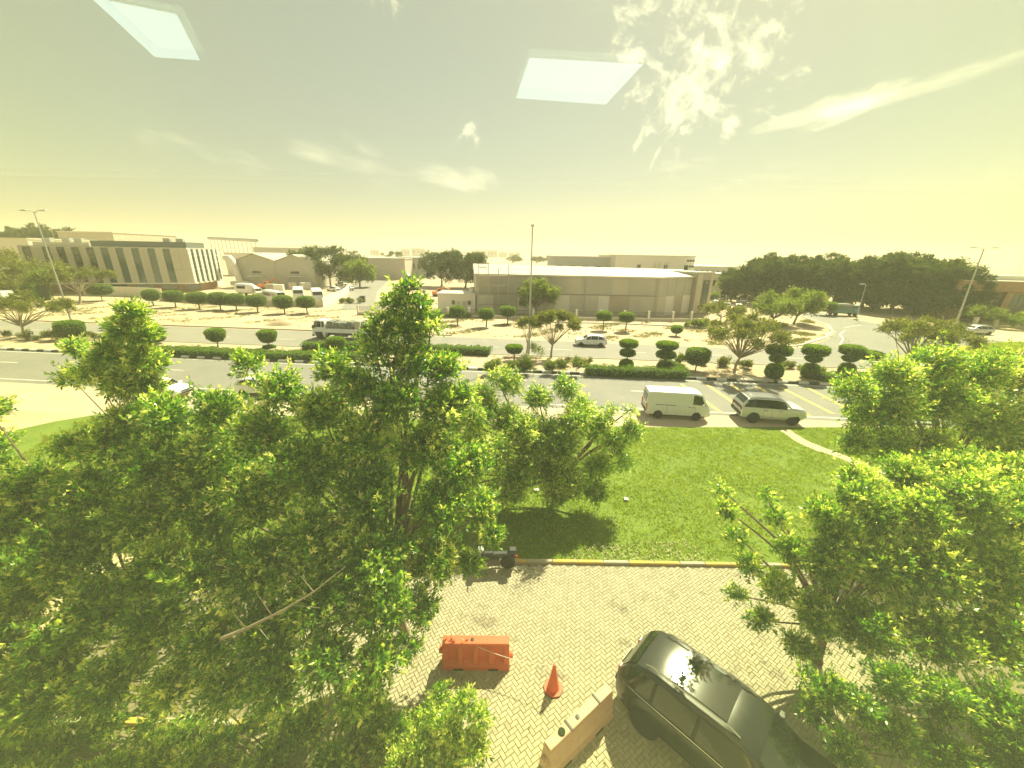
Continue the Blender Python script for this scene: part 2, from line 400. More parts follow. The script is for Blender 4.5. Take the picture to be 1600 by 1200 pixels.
def scatter(poly, n):
    a = np.array([p[:2] for p in poly]); lo, hi = a.min(0), a.max(0); out = []
    tot_ = 0
    while tot_ < n:
        P = lo + rng.random((n * 2, 2)) * (hi - lo); P = P[inpoly(P, poly)]; out.append(P); tot_ += len(P)
        if len(P) == 0: break
    return np.concatenate(out)[:n]
def tufts(P, z, h, w, m_, tone0=.5, tj=.25, lean=.5):
    """m_ blades per tuft as triangles"""
    n = len(P); B = np.repeat(np.c_[P, np.full(n, z)], m_, 0); k = n * m_
    hh = (h * (.5 + rng.random(k)))[:, None] if np.isscalar(h) else (np.repeat(h, m_) * (.5 + rng.random(k)))[:, None]
    B[:, :2] += rng.normal(size=(k, 2)) * w * 1.6
    a = rng.random(k) * 2 * PI; sd_ = np.c_[np.cos(a), np.sin(a), np.zeros(k)] * w * .5
    tip = np.c_[rng.normal(size=(k, 2)) * lean, np.ones(k)]; tip = tip * hh
    V = np.stack([B - sd_, B + sd_, B + tip], 1).reshape(-1, 3)
    return V, np.clip(tone0 + rng.normal(0, tj, k), 0, 1)

# ================================================================== THE SETTING
def xy(*pts): return [tuple(gp(*p)[:2]) for p in pts]
mb = MB(); n_ = 64
mb.add([(2500 * math.cos(2 * PI * k / n_), 2500 * math.sin(2 * PI * k / n_), 0) for k in range(n_)], [tuple(range(n_))])
tag(mb.build('desert_ground', 'sand'), kind='structure')

# road frame: a long straight dual carriageway
RD = Vector((.9958, -.0915)); RN = Vector((.0915, .9958))
def rp(u, v): p = RD * u + RN * v; return (p.x, p.y)      # u along, v across, from the camera's foot
def v_of(p): return Vector(p[:2]).dot(RN)
VA0, VA1, VM1, VB1 = 29.0, 38.4, 44.75, 54.2               # near edge, kerb, far kerb of the median, far edge
near_road = poly_sheet('near_road', [rp(-260, VA0 - 1.0), rp(-40, VA0 - .6), rp(10, VA0), rp(260, VA0 + 1), rp(260, VA1), rp(-260, VA1)], .004, 'asphalt')
poly_sheet('far_road', [rp(-260, VM1), rp(260, VM1), rp(260, VB1 - 3), rp(34, VB1 - 2.6), rp(20, VB1 - .5), rp(-8, VB1), rp(-28, VB1 + .6), rp(-60, VB1 + .4), rp(-260, VB1 + .4)], .004, 'asphalt2')
# side road curving away on the right into a wide junction, and the street between the yards
poly_sheet('side_road', xy((1180, 549), (1255, 543), (1292, 531), (1306, 519), (1296, 507), (1272, 499), (1246, 489), (1262, 486), (1300, 492), (1350, 502), (1420, 514), (1500, 524), (1600, 533)) + [rp(120, VB1 + 2), rp(120, VM1 + 2), rp(28, VM1 + 2)], .008, 'asphalt')
poly_sheet('side_street', xy((532, 484), (600, 486), (586, 470), (590, 455), (630, 418), (624, 417), (560, 440), (536, 452), (545, 464)), .006, 'asphalt2')
poly_sheet('right_pavement', xy((1460, 513), (1600, 520), (1600, 536), (1500, 528), (1440, 518)), .014, 'road_sand')
poly_sheet('road_shoulder', [rp(-160, 20.6), rp(-30, 23), rp(-10, 24.8), rp(4, 25.6), rp(40, 25.9), rp(160, 27), rp(160, VA0 + .6), rp(10, VA0), rp(-40, VA0 - .6), rp(-160, VA0 - 1)], .002, 'road_sand')
md = MB(); md.prism([rp(-260, VA1 + .16), rp(140, VA1 + .16), rp(140, VM1 - .16), rp(-260, VM1 - .16)], 0, .12)
tag(md.build('median', 'sand'), kind='structure')

# kerbs: black and white stones on the near side of the median
kerb = empty('striped_kerb', kind='structure')
def stone(name, L_, w, h, m): return MB().box(-L_ / 2 + .006, L_ / 2 - .006, -w / 2, w / 2, 0, h, b=.02).mesh(name, m)
kb, kw_ = stone('kerb_stone', .95, .34, .22, 'kerb_black'), stone('kerb_stone', .95, .34, .23, 'kerb_white')
for i in range(-72, 60):
    p = rp(i * .95, VA1); o = link('kerb_stone', kb if i % 2 else kw_, kerb, (p[0], p[1], 0), math.atan2(RD.y, RD.x) + random.gauss(0, .004))
mk = MB()
for u0, u1 in ((-260, -69), (57.5, 140)): mk.box(u0, u1, VA1 - .15, VA1 + .15, 0, .17)
o = mk.build('kerb_run', 'kerb_grey', kerb); o.rotation_euler = (0, 0, math.atan2(RD.y, RD.x))
mk = MB(); mk.box(-260, 140, VM1 - .12, VM1 + .12, 0, .17); o = mk.build('median_kerb', 'kerb_grey'); o.rotation_euler = (0, 0, math.atan2(RD.y, RD.x)); tag(o, kind='structure')
mk = MB(); mk.box(-120, -14, VB1 + .9, VB1 + 1.1, 0, .13); o = mk.build('verge_kerb', 'kerb_grey'); o.rotation_euler = (0, 0, math.atan2(RD.y, RD.x)); tag(o, kind='structure')
# kerb of the side road's inner corner and its sandy verge edge
mk = MB(); pk = [gp(*p) for p in ((1185, 546), (1250, 540), (1288, 529), (1301, 519), (1292, 508), (1268, 500), (1240, 490))]
for a, b in zip(pk, pk[1:]):
    d = b - a; mk.box(0, d.length, -.12, .12, 0, .14, rz=math.atan2(d.y, d.x), o=tuple(a))
tag(mk.build('corner_kerb', 'kerb_white'), kind='structure')
# painted lines
def line(name, pa, pb, w, m, z=.012, parent=near_road):
    a, b = Vector(pa[:2]), Vector(pb[:2]); d = b - a; n = Vector((-d.y, d.x)).normalized() * w / 2
    mb = MB(); mb.add([(*(a - n), z), (*(b - n), z), (*(b + n), z), (*(a + n), z)], [(0, 1, 2, 3)]); return mb.build(name, m, parent)
line('edge_line', rp(-200, VA1 - .62), rp(120, VA1 - .62), .16, 'line_white')
line('edge_line', rp(0, VA0 + .55), rp(120, VA0 + 1.2), .16, 'line_white')
line('edge_line', rp(-200, VA0 - .1), rp(-20, VA0 + .25), .16, 'line_white')
for k in range(-15, 12):
    line('lane_dash', rp(k * 9.3 - 1.7, VA1 - 4.5), rp(k * 9.3 + 1.3, VA1 - 4.5), .15, 'line_white')
fr_ = bpy.data.objects['far_road']
for k in range(-12, 10): line('lane_dash', rp(k * 9.3, VM1 + 4.3), rp(k * 9.3 + 3, VM1 + 4.3), .15, 'line_white', parent=fr_)
line('edge_line', rp(-200, VM1 + .5), rp(30, VM1 + .5), .15, 'line_white', parent=fr_)
for a, b in (((1064, 600), (1127, 645)), ((1104, 601), (1172, 647)), ((1142, 602), (1217, 648)), ((1182, 604), (1265, 650)), ((1219, 605), (1302, 647)), ((1262, 606), (1345, 650)), ((750, 586), (738, 626)), ((1305, 607), (1390, 652))):
    line('hatch_line', gp(*a), gp(*b), .32, 'line_yellow', .016)
sr_ = bpy.data.objects['side_road']
pk = [gp(*p) for p in ((1320, 517), (1312, 522), (1318, 530), (1312, 538))]
for a, b in zip(pk, pk[1:]): line('edge_line', a, b, .22, 'line_white', .016, sr_)
line('edge_line', gp(1318, 512), gp(1345, 508), .2, 'line_white', .016, sr_)

# roundabout island
isl = xy((1512, 572), (1502, 556), (1505, 545), (1524, 539), (1560, 536), (1620, 535), (1700, 545), (1700, 575), (1600, 590), (1545, 585))
m_ = MB(); m_.prism(isl, 0, .13); tag(m_.build('roundabout_island', 'kerb_white'), kind='structure')
c0 = sum((Vector(p) for p in isl), Vector((0, 0))) / len(isl)
isl2 = [tuple(c0 + (Vector(p) - c0) * .975) for p in isl]
poly_sheet('roundabout_lawn', isl2, .15, 'lawn')
# a pale crescent bed line on the island
V, T = tufts(scatter(isl2, 9000), .15, .12, .10, 2, .55); tag(link('roundabout_grass', quads_mesh('roundabout_grass', V, 'grass_blade', T, 3)), kind='stuff', label='bright green clipped grass covering the roundabout island', cat='grass')

# the lawn in front, with a worn sandy path across it
YK = 12.35                                                     # kerb between paving and lawn
LE = [(-34, 21), (-31.5, 24.6), (-29, 26.6), (-6, 26.0), (3, 25.4), (8.8, 25.25), (30, 26.0), (60, 26.6)]
lawn_poly = [(-36, YK + .16), (-34, 21)] + LE[1:] + [(60, YK + .16)]
poly_sheet('lawn', lawn_poly, .03, 'lawn')
path = [tuple(gp(*p)[:2]) for p in ((1218, 673), (1232, 671), (1262, 690), (1290, 701), (1330, 716), (1420, 756), (1410, 764), (1310, 716), (1270, 703), (1245, 692))]
poly_sheet('worn_path', path, .036, 'road_sand')
P = scatter([(-26, YK + .2), (-30, 25), (-20, 26.2), (8.8, 25.1), (34, 26.0), (34, YK + .2)], 60000)
dist = P[:, 1]; keep = ~inpoly(P, path)
P = P[keep]; bald = np.sin(P[:, 0] * .55 + 1.3 * np.sin(P[:, 1] * .8)) * np.sin(P[:, 1] * .9 + 1.1 * np.sin(P[:, 0] * .5)) + .5 * np.sin(P[:, 0] * 2.3) * np.sin(P[:, 1] * 2.7); P = P[(bald < .62) | (rng.random(len(P)) < .35)]; nb = np.sin(P[:, 0] * .9 + 2 * np.sin(P[:, 1] * .7)) * .5 + np.sin(P[:, 1] * 1.7 + P[:, 0] * .3) * .3
V, T = tufts(P, .03, .085, .05, 3, .45, .22, .7); T = np.clip(T + np.repeat(nb, 3) * .12, 0, 1)
tag(link('lawn_grass', quads_mesh('lawn_grass', V, 'grass_blade', T, 3)), kind='stuff', label='lush green grass of the sunlit lawn beside the paved yard', cat='grass')
# dry leaves and flecks fallen on the paving below the kerb
def fallen(name, poly, n, m, label, z=.042):
    P = scatter(poly, n); k = len(P); a = rng.random(k) * 2 * PI; L_ = .035 + .05 * rng.random(k)
    d = np.c_[np.cos(a), np.sin(a), rng.normal(0, .15, k)]; w = np.c_[-np.sin(a), np.cos(a), rng.normal(0, .3, k)] * .3; B = np.c_[P, np.full(k, z) + .006 * rng.random(k)]
    V = np.stack([B, B + (d * .5 + w) * L_[:, None], B + d * L_[:, None], B + (d * .5 - w) * L_[:, None]], 1).reshape(-1, 3)
    return tag(link(name, quads_mesh(name, V, m, rng.random(k), 4)), kind='stuff', label=label, cat='fallen leaves')
fallen('fallen_leaves', [(-6, 4.5), (9, 4.5), (9, YK - .1), (-6, YK - .1)], 900, 'scrub', 'dry leaves scattered over the block paving')
fallen('leaf_litter', [(2.2, YK + .1), (8.5, YK + .1), (7.5, YK + 1.3), (3.4, YK + 1.0)], 500, 'litter', 'pale dry leaf litter gathered on the grass behind the yellow kerb', .10)
# yellow and white kerb along the paving
yk = empty('yellow_kerb', kind='structure')
ky, kwh = stone('kerb_stone', 1.0, .16, .12, 'kerb_yellow'), stone('kerb_stone', 1.0, .16, .12, 'kerb_faded')
for i in range(-14, 16): link('kerb_stone', ky if i % 3 else kwh, yk, (i * 1.0 + 1.2, YK, -.0), random.gauss(0, .006))
yk2 = empty('planter_kerb', kind='structure')
for i in range(0, 10): link('kerb_stone', ky if i % 3 == 0 else kwh, yk2, (-3.4 - i, 6.65, 0), random.gauss(0, .006))

# herringbone block paving
pv_poly = [(-6.5, 3.2), (12.5, 3.2), (12.5, YK - .13), (-6.5, YK - .13)]
poly_sheet('paved_yard', [(-14, .8), (22, .8), (22, YK - .12), (-14, YK - .12)], .004, 'joint_sand')
pav = bpy.data.objects['paved_yard']
A_, B_ = .22, .11; ga = R(35)
cells = []
for i in range(-140, 140):                               # herringbone: pairs of blocks stepping along the diagonal
    for j in range(-60, 60):
        x0 = i * B_ + j * A_; y0 = i * B_ - j * A_
        cells.append((x0 + A_ / 2, y0 + B_ / 2, 0.)); cells.append((x0 + A_ + B_ / 2 - A_ * 0 - A_, y0 + B_ + A_ / 2, 1.))
C_ = np.array(cells); ca, sa = math.cos(ga), math.sin(ga)
Xw = C_[:, 0] * ca - C_[:, 1] * sa + 2.5; Yw = C_[:, 0] * sa + C_[:, 1] * ca + 7.5
ok = (Xw > -6.5) & (Xw < 12.5) & (Yw > 3.2) & (Yw < YK - .22)
C_, Xw, Yw = C_[ok], Xw[ok], Yw[ok]
def block_verts(zt):
    a, b, c, g = A_ / 2 - .0025, B_ / 2 - .0025, .005, 0
    return np.array([(-a, -b, 0), (a, -b, 0), (a, b, 0), (-a, b, 0), (-a + c, -b + c, zt), (a - c, -b + c, zt), (a - c, b - c, zt), (-a + c, b - c, zt)])
BF = [(0, 1, 5, 4), (1, 2, 6, 5), (2, 3, 7, 6), (3, 0, 4, 7), (4, 5, 6, 7)]
d2 = (Xw - 1.2) ** 2 * .7 + (Yw - 6.9) ** 2 + np.where(Xw < -.2, 6, 0) + np.where((Xw > 2.6) & (Yw < 8 - (Xw - 2.6)), 30, 0)
order = np.argsort(d2); near = set(order[:290].tolist())
vars_ = []
for k in range(6):
    me = bpy.data.meshes.new('paver'); me.from_pydata([tuple(v) for v in block_verts(.030 + .0012 * k)], [], BF); me.materials.append(M['paver'])
    a = me.attributes.new('tone', 'FLOAT', 'FACE'); a.data.foreach_set('value', [random.random()] * 5); vars_.append(me)
bulk = []; bt = []
for i in range(len(C_)):
    rz = ga + (PI / 2 if C_[i, 2] else 0) + random.gauss(0, .006)
    if i in near: link('paver', random.choice(vars_), pav, (Xw[i], Yw[i], .004), rz)
    else:
        v = block_verts(.030 + random.random() * .006); c, s = math.cos(rz), math.sin(rz)
        w = np.c_[v[:, 0] * c - v[:, 1] * s + Xw[i], v[:, 0] * s + v[:, 1] * c + Yw[i], v[:, 2] + .004]
        for f in BF: bulk.append(w[list(f)])
        bt += [random.random()] * 5
tag(link('pavers', quads_mesh('pavers', np.concatenate(bulk), 'paver', bt, 4), pav), kind='stuff')

# scrub and stones on the sand verges
def verge_scrub(name, polys, n, h, label, tone=.45):
    Vs, Ts = [], []
    for poly, w in polys:
        P = scatter(poly, int(n * w)); f = np.sin(P[:, 0] * .45 + 1.7 * np.sin(P[:, 1] * .6)) + np.sin(P[:, 0] * 1.1 - P[:, 1] * .9) * .6
        P = P[f > .35 + rng.random(len(P)) * .8]
        V, T = tufts(P, .0, h, .10, 5, tone, .3, .9); Vs.append(V); Ts.append(T)
    return tag(link(name, quads_mesh(name, np.concatenate(Vs), 'scrub', np.concatenate(Ts), 3)), kind='stuff', label=label, cat='scrub')
verge_scrub('verge_scrub', [([rp(-20, VB1 + 2), rp(36, VB1 + .5), rp(40, 74), rp(-20, 72)], .5), ([rp(-110, VB1 + 4), rp(-25, VB1 + 4), rp(-25, 77), rp(-110, 80)], .4), (xy((1180, 545), (1285, 528), (1298, 516), (1262, 500), (1190, 508)), .35), ([rp(-80, VA1 + .5), rp(70, VA1 + .5), rp(70, VM1 - .5), rp(-80, VM1 - .5)], .25)], 14000, .22, 'dry olive scrub and weeds scattered over the sandy road verges')
def stones(name, poly, n, smin, smax, m, label):
    P = scatter(poly, n); mb = MB()
    for p in P:
        s = random.uniform(smin, smax); vs = []; a = random.random() * 6
        for k in range(5): t_ = a + 2 * PI * k / 5; vs.append((p[0] + s * math.cos(t_) * random.uniform(.6, 1), p[1] + s * math.sin(t_) * random.uniform(.6, 1), -.01))
        vs.append((p[0] + random.uniform(-.3, .3) * s, p[1] + random.uniform(-.3, .3) * s, s * random.uniform(.35, .7)))
        mb.add(vs, [(k, (k + 1) % 5, 5) for k in range(5)])
    return tag(mb.build(name, m), kind='stuff', label=label, cat='stones')
stones('verge_stones', [rp(-110, VB1 + 2), rp(36, VB1 + 1), rp(46, 62), rp(40, 72), rp(-110, 78)], 1500, .06, .3, 'sand', 'loose sand lumps and stones on the far verge')
stones('shoulder_stones', [(-40, 26), (40, 26), (40, 28), (-40, 28)], 700, .02, .07, 'road_sand', 'small stones along the sandy road shoulder')

# ================================================================== BUILDINGS
def frame2(a, b):
    """origin, direction and length of a wall from ground point a to b"""
    a, b = Vector((a[0], a[1])), Vector((b[0], b[1])); d = b - a
    return a, math.atan2(d.y, d.x), d.length

# --- left office with dark vertical window bands
BA = Vector((-121.5, 100.5)); BB = Vector((-87.8, 110.0)); BC = Vector((-90.0, 124.0))
ba, brz, bl = frame2(BA, BB)
bld = empty('office_building', (BA.x, BA.y, 0), brz, 'pale panelled office block with dark vertical window bands behind the left verge', 'building')
Hb0, Hb1 = 2.6, 11.35
d3 = (BC - BB); c_, s_ = math.cos(-brz), math.sin(-brz); d3 = Vector((d3.x * c_ - d3.y * s_, d3.x * s_ + d3.y * c_))
ex, ey = bl + d3.x, d3.y
mb = MB(); mb.prism([(.35, .35), (bl - .35, .35), (ex - .35, ey), (.35, ey + 4)], Hb0, Hb1 - .2); mb.build('wall', 'grey_clad', bld)
mb = MB(); mb.prism([(1, 2.2), (bl - 2.4, 2.2), (ex - 1.2, ey - .5), (1, ey + 3)], 0, Hb0); mb.build('ground_floor_wall', 'brick_tan', bld)
for u in np.arange(4, bl - 2, 5.6): MB().box(u, u + 3.6, 2.12, 2.19, .5, 2.3).build('window', 'glass_dark', bld)
MB().prism([(0, 0), (bl, 0), (ex, ey), (0, ey + 4)], Hb0 - .35, Hb0).build('canopy_edge', 'white_wall', bld)
MB().prism([(0, -.02), (bl + .02, -.02), (ex + .02, ey), (0, ey + 4)], Hb1, Hb1 + .28).build('parapet', 'grey_clad', bld)
fr = [.045, .155, .235, .32, .405, .49, .58, .675, .775, .87]
wid = .045 * bl; rows = 5; rh = (Hb1 - Hb0) / rows
pm = {}
def panel(w, h, m='panel_stone'):
    k = (round(w, 2), round(h, 2), m)
    if k not in pm:
        me = MB().box(.02, w - .02, 0, .28, .02, h - .02, b=.012).mesh('panel', m)
        if m == 'panel_stone': a = me.attributes.new('tone', 'FLOAT', 'FACE'); a.data.foreach_set('value', [random.random()] * len(me.polygons))
        pm[k] = me
    return pm[k]
edges = [0.0]
for f in fr: edges += [f * bl - wid / 2, f * bl + wid / 2]
edges.append(bl)
for i in range(0, len(edges), 2):
    x0, x1 = edges[i], edges[i + 1]; nn = max(1, round((x1 - x0) / 1.7)); w = (x1 - x0) / nn
    for a in range(nn):
        for r_ in range(rows):
            link('panel', panel(w, rh), bld, (x0 + a * w, 0, Hb0 + r_ * rh))
for f in fr:
    x0 = f * bl - wid / 2
    for r_ in range(rows):
        g = MB().box(.03, wid - .03, .2, .3, .03, rh - .03).build('window_pane', 'glass_blue' if f > .45 else 'glass_dark', bld); g.location = (x0, 0, Hb0 + r_ * rh)
    MB().box(x0 - .0, x0 + wid, .31, .33, Hb0, Hb1).build('window_frame', 'black', bld)
# side face: white fins with glazing
sl = d3.length; srz = math.atan2(d3.y, d3.x)
for k in range(6):
    u = sl * (k + .1) / 6
    MB().box(u, u + sl * .075, -.25, .25, Hb0, Hb1, rz=srz, o=(bl, 0, 0)).build('fin', 'white_wall', bld)
    for r_ in range(rows): MB().box(u + sl * .08, u + sl * .165, -.04, .04, Hb0 + r_ * rh + .06, Hb0 + (r_ + 1) * rh - .06, rz=srz, o=(bl, 0, 0)).build('window_pane', 'glass_blue', bld)
# roof storey behind a dark parapet, and rooftop plant
MB().prism([(13, 3), (bl - 1, 3), (ex - 2, ey - 2), (13, ey)], Hb1 + .28, Hb1 + 1.75).build('roof_storey', 'slate', bld)
MB().box(.5, 12, 4, 14, Hb1 + .28, Hb1 + 1.2).build('roof_storey', 'cream_wall', bld)
for u in (2., 6., 8.5, 28., 31.): MB().box(u, u + 1.6, 5, 6.4, Hb1 + 1.2 if u < 12 else Hb1 + 1.75, Hb1 + 2.2 + (.5 if u > 12 else 0), b=.05).build('rooftop_unit', 'galv', bld)
MB().tube([(4, 6, Hb1 + 1.2), (4, 6, Hb1 + 4)], .05, 6).build('mast', 'galv', bld)
# glazed bay at the corner
MB().box(bl - 1.2, bl + .1, ey + .2, ey + 5.5, .3, Hb1 - .7).build('stair_tower', 'white_wall', bld)
for r_ in range(5): MB().box(bl - 1.0, bl - .1, ey + .05, ey + .19, 1 + r_ * 1.9, 2.6 + r_ * 1.9).build('window_pane', 'glass_blue', bld)

# --- twin gabled sheds with a big pale duct
def gable(cx, cy, w, h, hp, depth, rz, name, label, m='grey_clad', extra=None):
    g = empty(name, (cx, cy, 0), rz, label, 'warehouse')
    mb = MB(); mb.add([(-w / 2, 0, 0), (w / 2, 0, 0), (w / 2, 0, h), (0, 0, hp), (-w / 2, 0, h), (-w / 2, depth, 0), (w / 2, depth, 0), (w / 2, depth, h), (0, depth, hp), (-w / 2, depth, h)],
                      [(0, 1, 2, 3, 4), (9, 8, 7, 6, 5), (1, 6, 7, 2), (5, 0, 4, 9)]); mb.build('wall', m, g)
    for sgn in (-1, 1):
        mb = MB(); a = (sgn * (w / 2 + .0), h + .0); 
        mb.add([(0, -.4, hp + .08), (sgn * w / 2, -.4, h + .08), (sgn * w / 2, depth + .3, h + .08), (0, depth + .3, hp + .08), (0, -.4, hp + .24), (sgn * w / 2, -.4, h + .24), (sgn * w / 2, depth + .3, h + .24), (0, depth + .3, hp + .24)],
               [(0, 1, 2, 3), (7, 6, 5, 4), (0, 4, 5, 1), (1, 5, 6, 2), (2, 6, 7, 3), (3, 7, 4, 0)]); mb.build('roof', 'metal_roof', g)
    MB().box(-2.2, 2.2, -.06, .0, .0, 3.4).build('roller_door', 'grey_clad', g)
    MB().box(-2.4, 2.4, -1.2, .0, 3.5, 3.7).build('canopy', 'white_wall', g)
    MB().box(-1.4, 1.4, -.05, .0, 4.4, 5.1).build('louvre_window', 'glass_dark', g)
    for u in np.arange(-w / 2 + .6, w / 2, 1.2): MB().box(u, u + .06, -.045, 0, 0, h + (hp - h) * (1 - abs(u) / (w / 2)) - .1).build('cladding_rib', m, g)
    return g
gable(-80.8, 127.0, 11.8, 8.2, 10.2, 38, R(4), 'gabled_warehouse', 'grey gabled shed nearest the office block, with the pale duct before it')
gable(-69.2, 127.9, 11.4, 8.0, 10.0, 38, R(4), 'gabled_warehouse', 'grey gabled shed right of its twin, next to the dark trees')
dk = empty('ventilation_duct', (-85.2, 125.2, 0), 0, 'large pale bent duct rising in front of the grey gabled shed', 'duct')
MB().tube([(0, 0, 1.0), (-.9, 0, 6.2), (-1.4, .2, 8.0), (-2.4, .6, 8.9), (-4.2, 1.2, 8.9)], [.9, .9, .95, .95, .9], 14).build('pipe', 'white_wall', dk, smooth=True)
MB().box(-2.4, 2.6, -1.3, 1.3, .8, 2.1, b=.08).build('plinth', 'white_wall', dk)
for sx in (-2, 2): MB().box(sx - .1, sx + .1, -.1, .1, 0, .8).build('leg', 'galv', dk)

# --- centre warehouse
WA, WB, WC = Vector((-7.4, 79.6)), Vector((28.3, 78.3)), Vector((36.9, 83.2))
wa, wrz, wl_ = frame2(WA, WB)
wh = empty('warehouse', (WA.x, WA.y, 0), wrz, 'long low pale metal warehouse with flat roof behind the fence, centre', 'warehouse')
c_, s_ = math.cos(-wrz), math.sin(-wrz)
def loc2(p): q = Vector(p[:2]) - WA; return (q.x * c_ - q.y * s_, q.x * s_ + q.y * c_)
WCl = loc2(WC); D_ = 28.
plan = [(0, 0), (wl_, 0), WCl, (WCl[0] + 1, D_), (-4.3, D_)]
MB().prism(plan, 0, 7.35).build('wall', 'grey_clad', wh)
# roof slopes up to a ridge
mb = MB(); o_ = .35
E = [(-o_, -o_, 7.4), (wl_ + .1, -o_, 7.35), (WCl[0] + o_, WCl[1] - .1, 7.4), (WCl[0] + 1.3, 15, 8.4), (-2.6, 15, 8.9), (WCl[0] + 1.4, D_ + .3, 7.4), (-4.6, D_ + .3, 7.4)]
E2 = [(x, y, z + .3) for x, y, z in E]
mb.add(E + E2, [(7, 8, 9, 10, 11), (11, 10, 12, 13), (0, 7, 11, 4), (4, 11, 13, 6), (1, 8, 7, 0), (2, 9, 8, 1), (3, 10, 9, 2), (5, 12, 10, 3), (6, 13, 12, 5), (4, 3, 2, 1, 0), (6, 5, 3, 4)]); mb.build('roof', 'metal_roof', wh)
# horizontal band, upper cladding sheets and lower panels, each standing a little proud
MB().box(0, wl_, -.12, -.001, 3.95, 4.1).build('girt', 'kerb_grey', wh)
nx_ = 12
for k in range(nx_):
    u0, u1 = wl_ * k / nx_, wl_ * (k + 1) / nx_
    o = MB().box(u0 + .05, u1 - .05, -.06, -.002, 4.15, 7.28).build('cladding_sheet', 'grey_clad' if k % 3 else 'pale_clad', wh)
    rib = MB()
    for q in np.arange(u0 + .35, u1 - .2, .42): rib.box(q, q + .05, -.085, -.0605, 4.17, 7.26)
    rib.build('rib', 'grey_clad', o, kind='stuff')
low = [(0, 3.4, 'white_wall'), (3.4, 8.2, 'grey_clad'), (8.2, 12.5, 'white_wall'), (12.5, 15.6, 'cream_wall'), (15.6, 18.6, 'white_wall'), (18.6, 21.0, 'cream_wall'), (21.0, 24.2, 'pale_clad'), (24.2, 26.4, 'white_wall'), (26.4, 30.4, 'pink_clad'), (30.4, 32.4, 'pale_clad'), (32.4, wl_ - .2, 'pale_clad')]
for a, b, m_ in low:
    o = MB().box(a + .04, b - .04, -.05, -.002, .1, 3.9).build('lower_panel', m_, wh)
    rib = MB()
    for q in np.arange(a + .4, b - .3, .55): rib.box(q, q + .04, -.07, -.0505, .15, 3.86)
    rib.build('rib', m_, o, kind='stuff')
for u in (.3, 11.8, 21.5, wl_ - .35): MB().tube([(u, -.22, .1), (u, -.22, 7.3)], .09, 8).build('downpipe', 'galv', wh)
# the angled right-hand face
q0 = Vector((wl_, 0)); q1 = Vector(WCl); dd = q1 - q0; arz = math.atan2(dd.y, dd.x); al = dd.length
for k in range(4):
    u0, u1 = al * k / 4, al * (k + 1) / 4
    MB().box(u0 + .05, u1 - .05, -.06, -.002, 4.1, 7.28, rz=arz, o=(q0.x, q0.y, 0)).build('cladding_sheet', 'grey_clad', wh)
    MB().box(u0 + .05, u1 - .05, -.06, -.002, .1, 3.95, rz=arz, o=(q0.x, q0.y, 0)).build('lower_panel', ('pale_clad', 'white_wall', 'pink_clad', 'white_wall')[k], wh)
# cream annex with two doors
an = empty('annex', (-15.2, 79.6, 0), wrz, 'small cream flat-roofed annex with two windows left of the scaffolding', 'building')
MB().box(0, 7.6, 0, 6, 0, 3.6).build('wall', 'white_wall', an)
MB().box(-.2, 7.75, -.25, 6.2, 3.6, 3.85).build('roof', 'roof_white', an)
for u in (2.8, 6.0): 
    f_ = MB().box(u, u + .75, -.05, 0, 1.6, 2.5).build('window', 'galv', an); MB().box(u + .07, u + .68, -.07, -.051, 1.67, 2.43).build('pane', 'glass_dark', f_)
for u in (3.8, 5.0): MB().box(u, u + .8, -.04, 0, .1, 2.3).build('door', 'cream_wall', an)
MB().lathe([(.0, 3.85), (.55, 3.85), (.55, 4.9), (0, 5.0)], 14, (6.6, 2.5, 0)).build('water_tank', 'white_wall', an, smooth=True)
# scaffold
sc_ = empty('scaffold', (-6.8, 78.6, 0), wrz, 'metal scaffold tower with a diagonal stair against the left end of the warehouse', 'scaffold')
for u in (0, 1.9, 3.9, 5.8):
    for v in (0, -1.1): MB().tube([(u, v, 0), (u, v, 9.6 if u in (0, 1.9, 5.8) else 8.8)], .045, 6).build('upright', 'galv', sc_)
for z in (1.9, 3.8, 5.6, 7.4):
    for v in (0, -1.1): MB().tube([(-.2, v, z), (6, v, z)], .035, 6).build('ledger', 'galv', sc_)
    MB().box(0.0, 5.8, -1.0, -.1, z + .04, z + .09).build('deck_board', 'timber', sc_)
for k in range(3): MB().tube([(.2 + k * 1.9, -1.15, 1.0 + k * 2.1), (2.1 + k * 1.9, -1.15, 3.1 + k * 2.1)], .05, 6).build('brace', 'galv', sc_)
MB().box(.2, 1.6, -1.05, -.05, 8.9, 9.05).build('top_platform', 'timber', sc_)
# grey entrance block at its right end
eb = empty('entrance_block', (37.4, 82.4, 0), R(24), 'grey entrance block with tall dark window at the right end of the long warehouse', 'building')
MB().box(0, 4.6, 0, 8, 0, 8.3).build('wall', 'panel_stone', eb)
MB().box(-.1, 4.7, -.12, 8.1, 8.3, 8.55).build('parapet', 'grey_clad', eb)
f_ = MB().box(1.9, 3.6, -.08, 0, 2.2, 6.9).build('window_frame', 'black', eb)
for r_ in range(4): MB().box(1.98, 3.52, -.1, -.081, 2.3 + r_ * 1.14, 3.36 + r_ * 1.14).build('window_pane', 'glass_blue', eb)
MB().box(.2, 1.5, -.04, 0, .3, 8.2).build('panel', 'pale_clad', eb); MB().box(3.8, 4.5, -.04, 0, .3, 8.2).build('panel', 'pale_clad', eb)

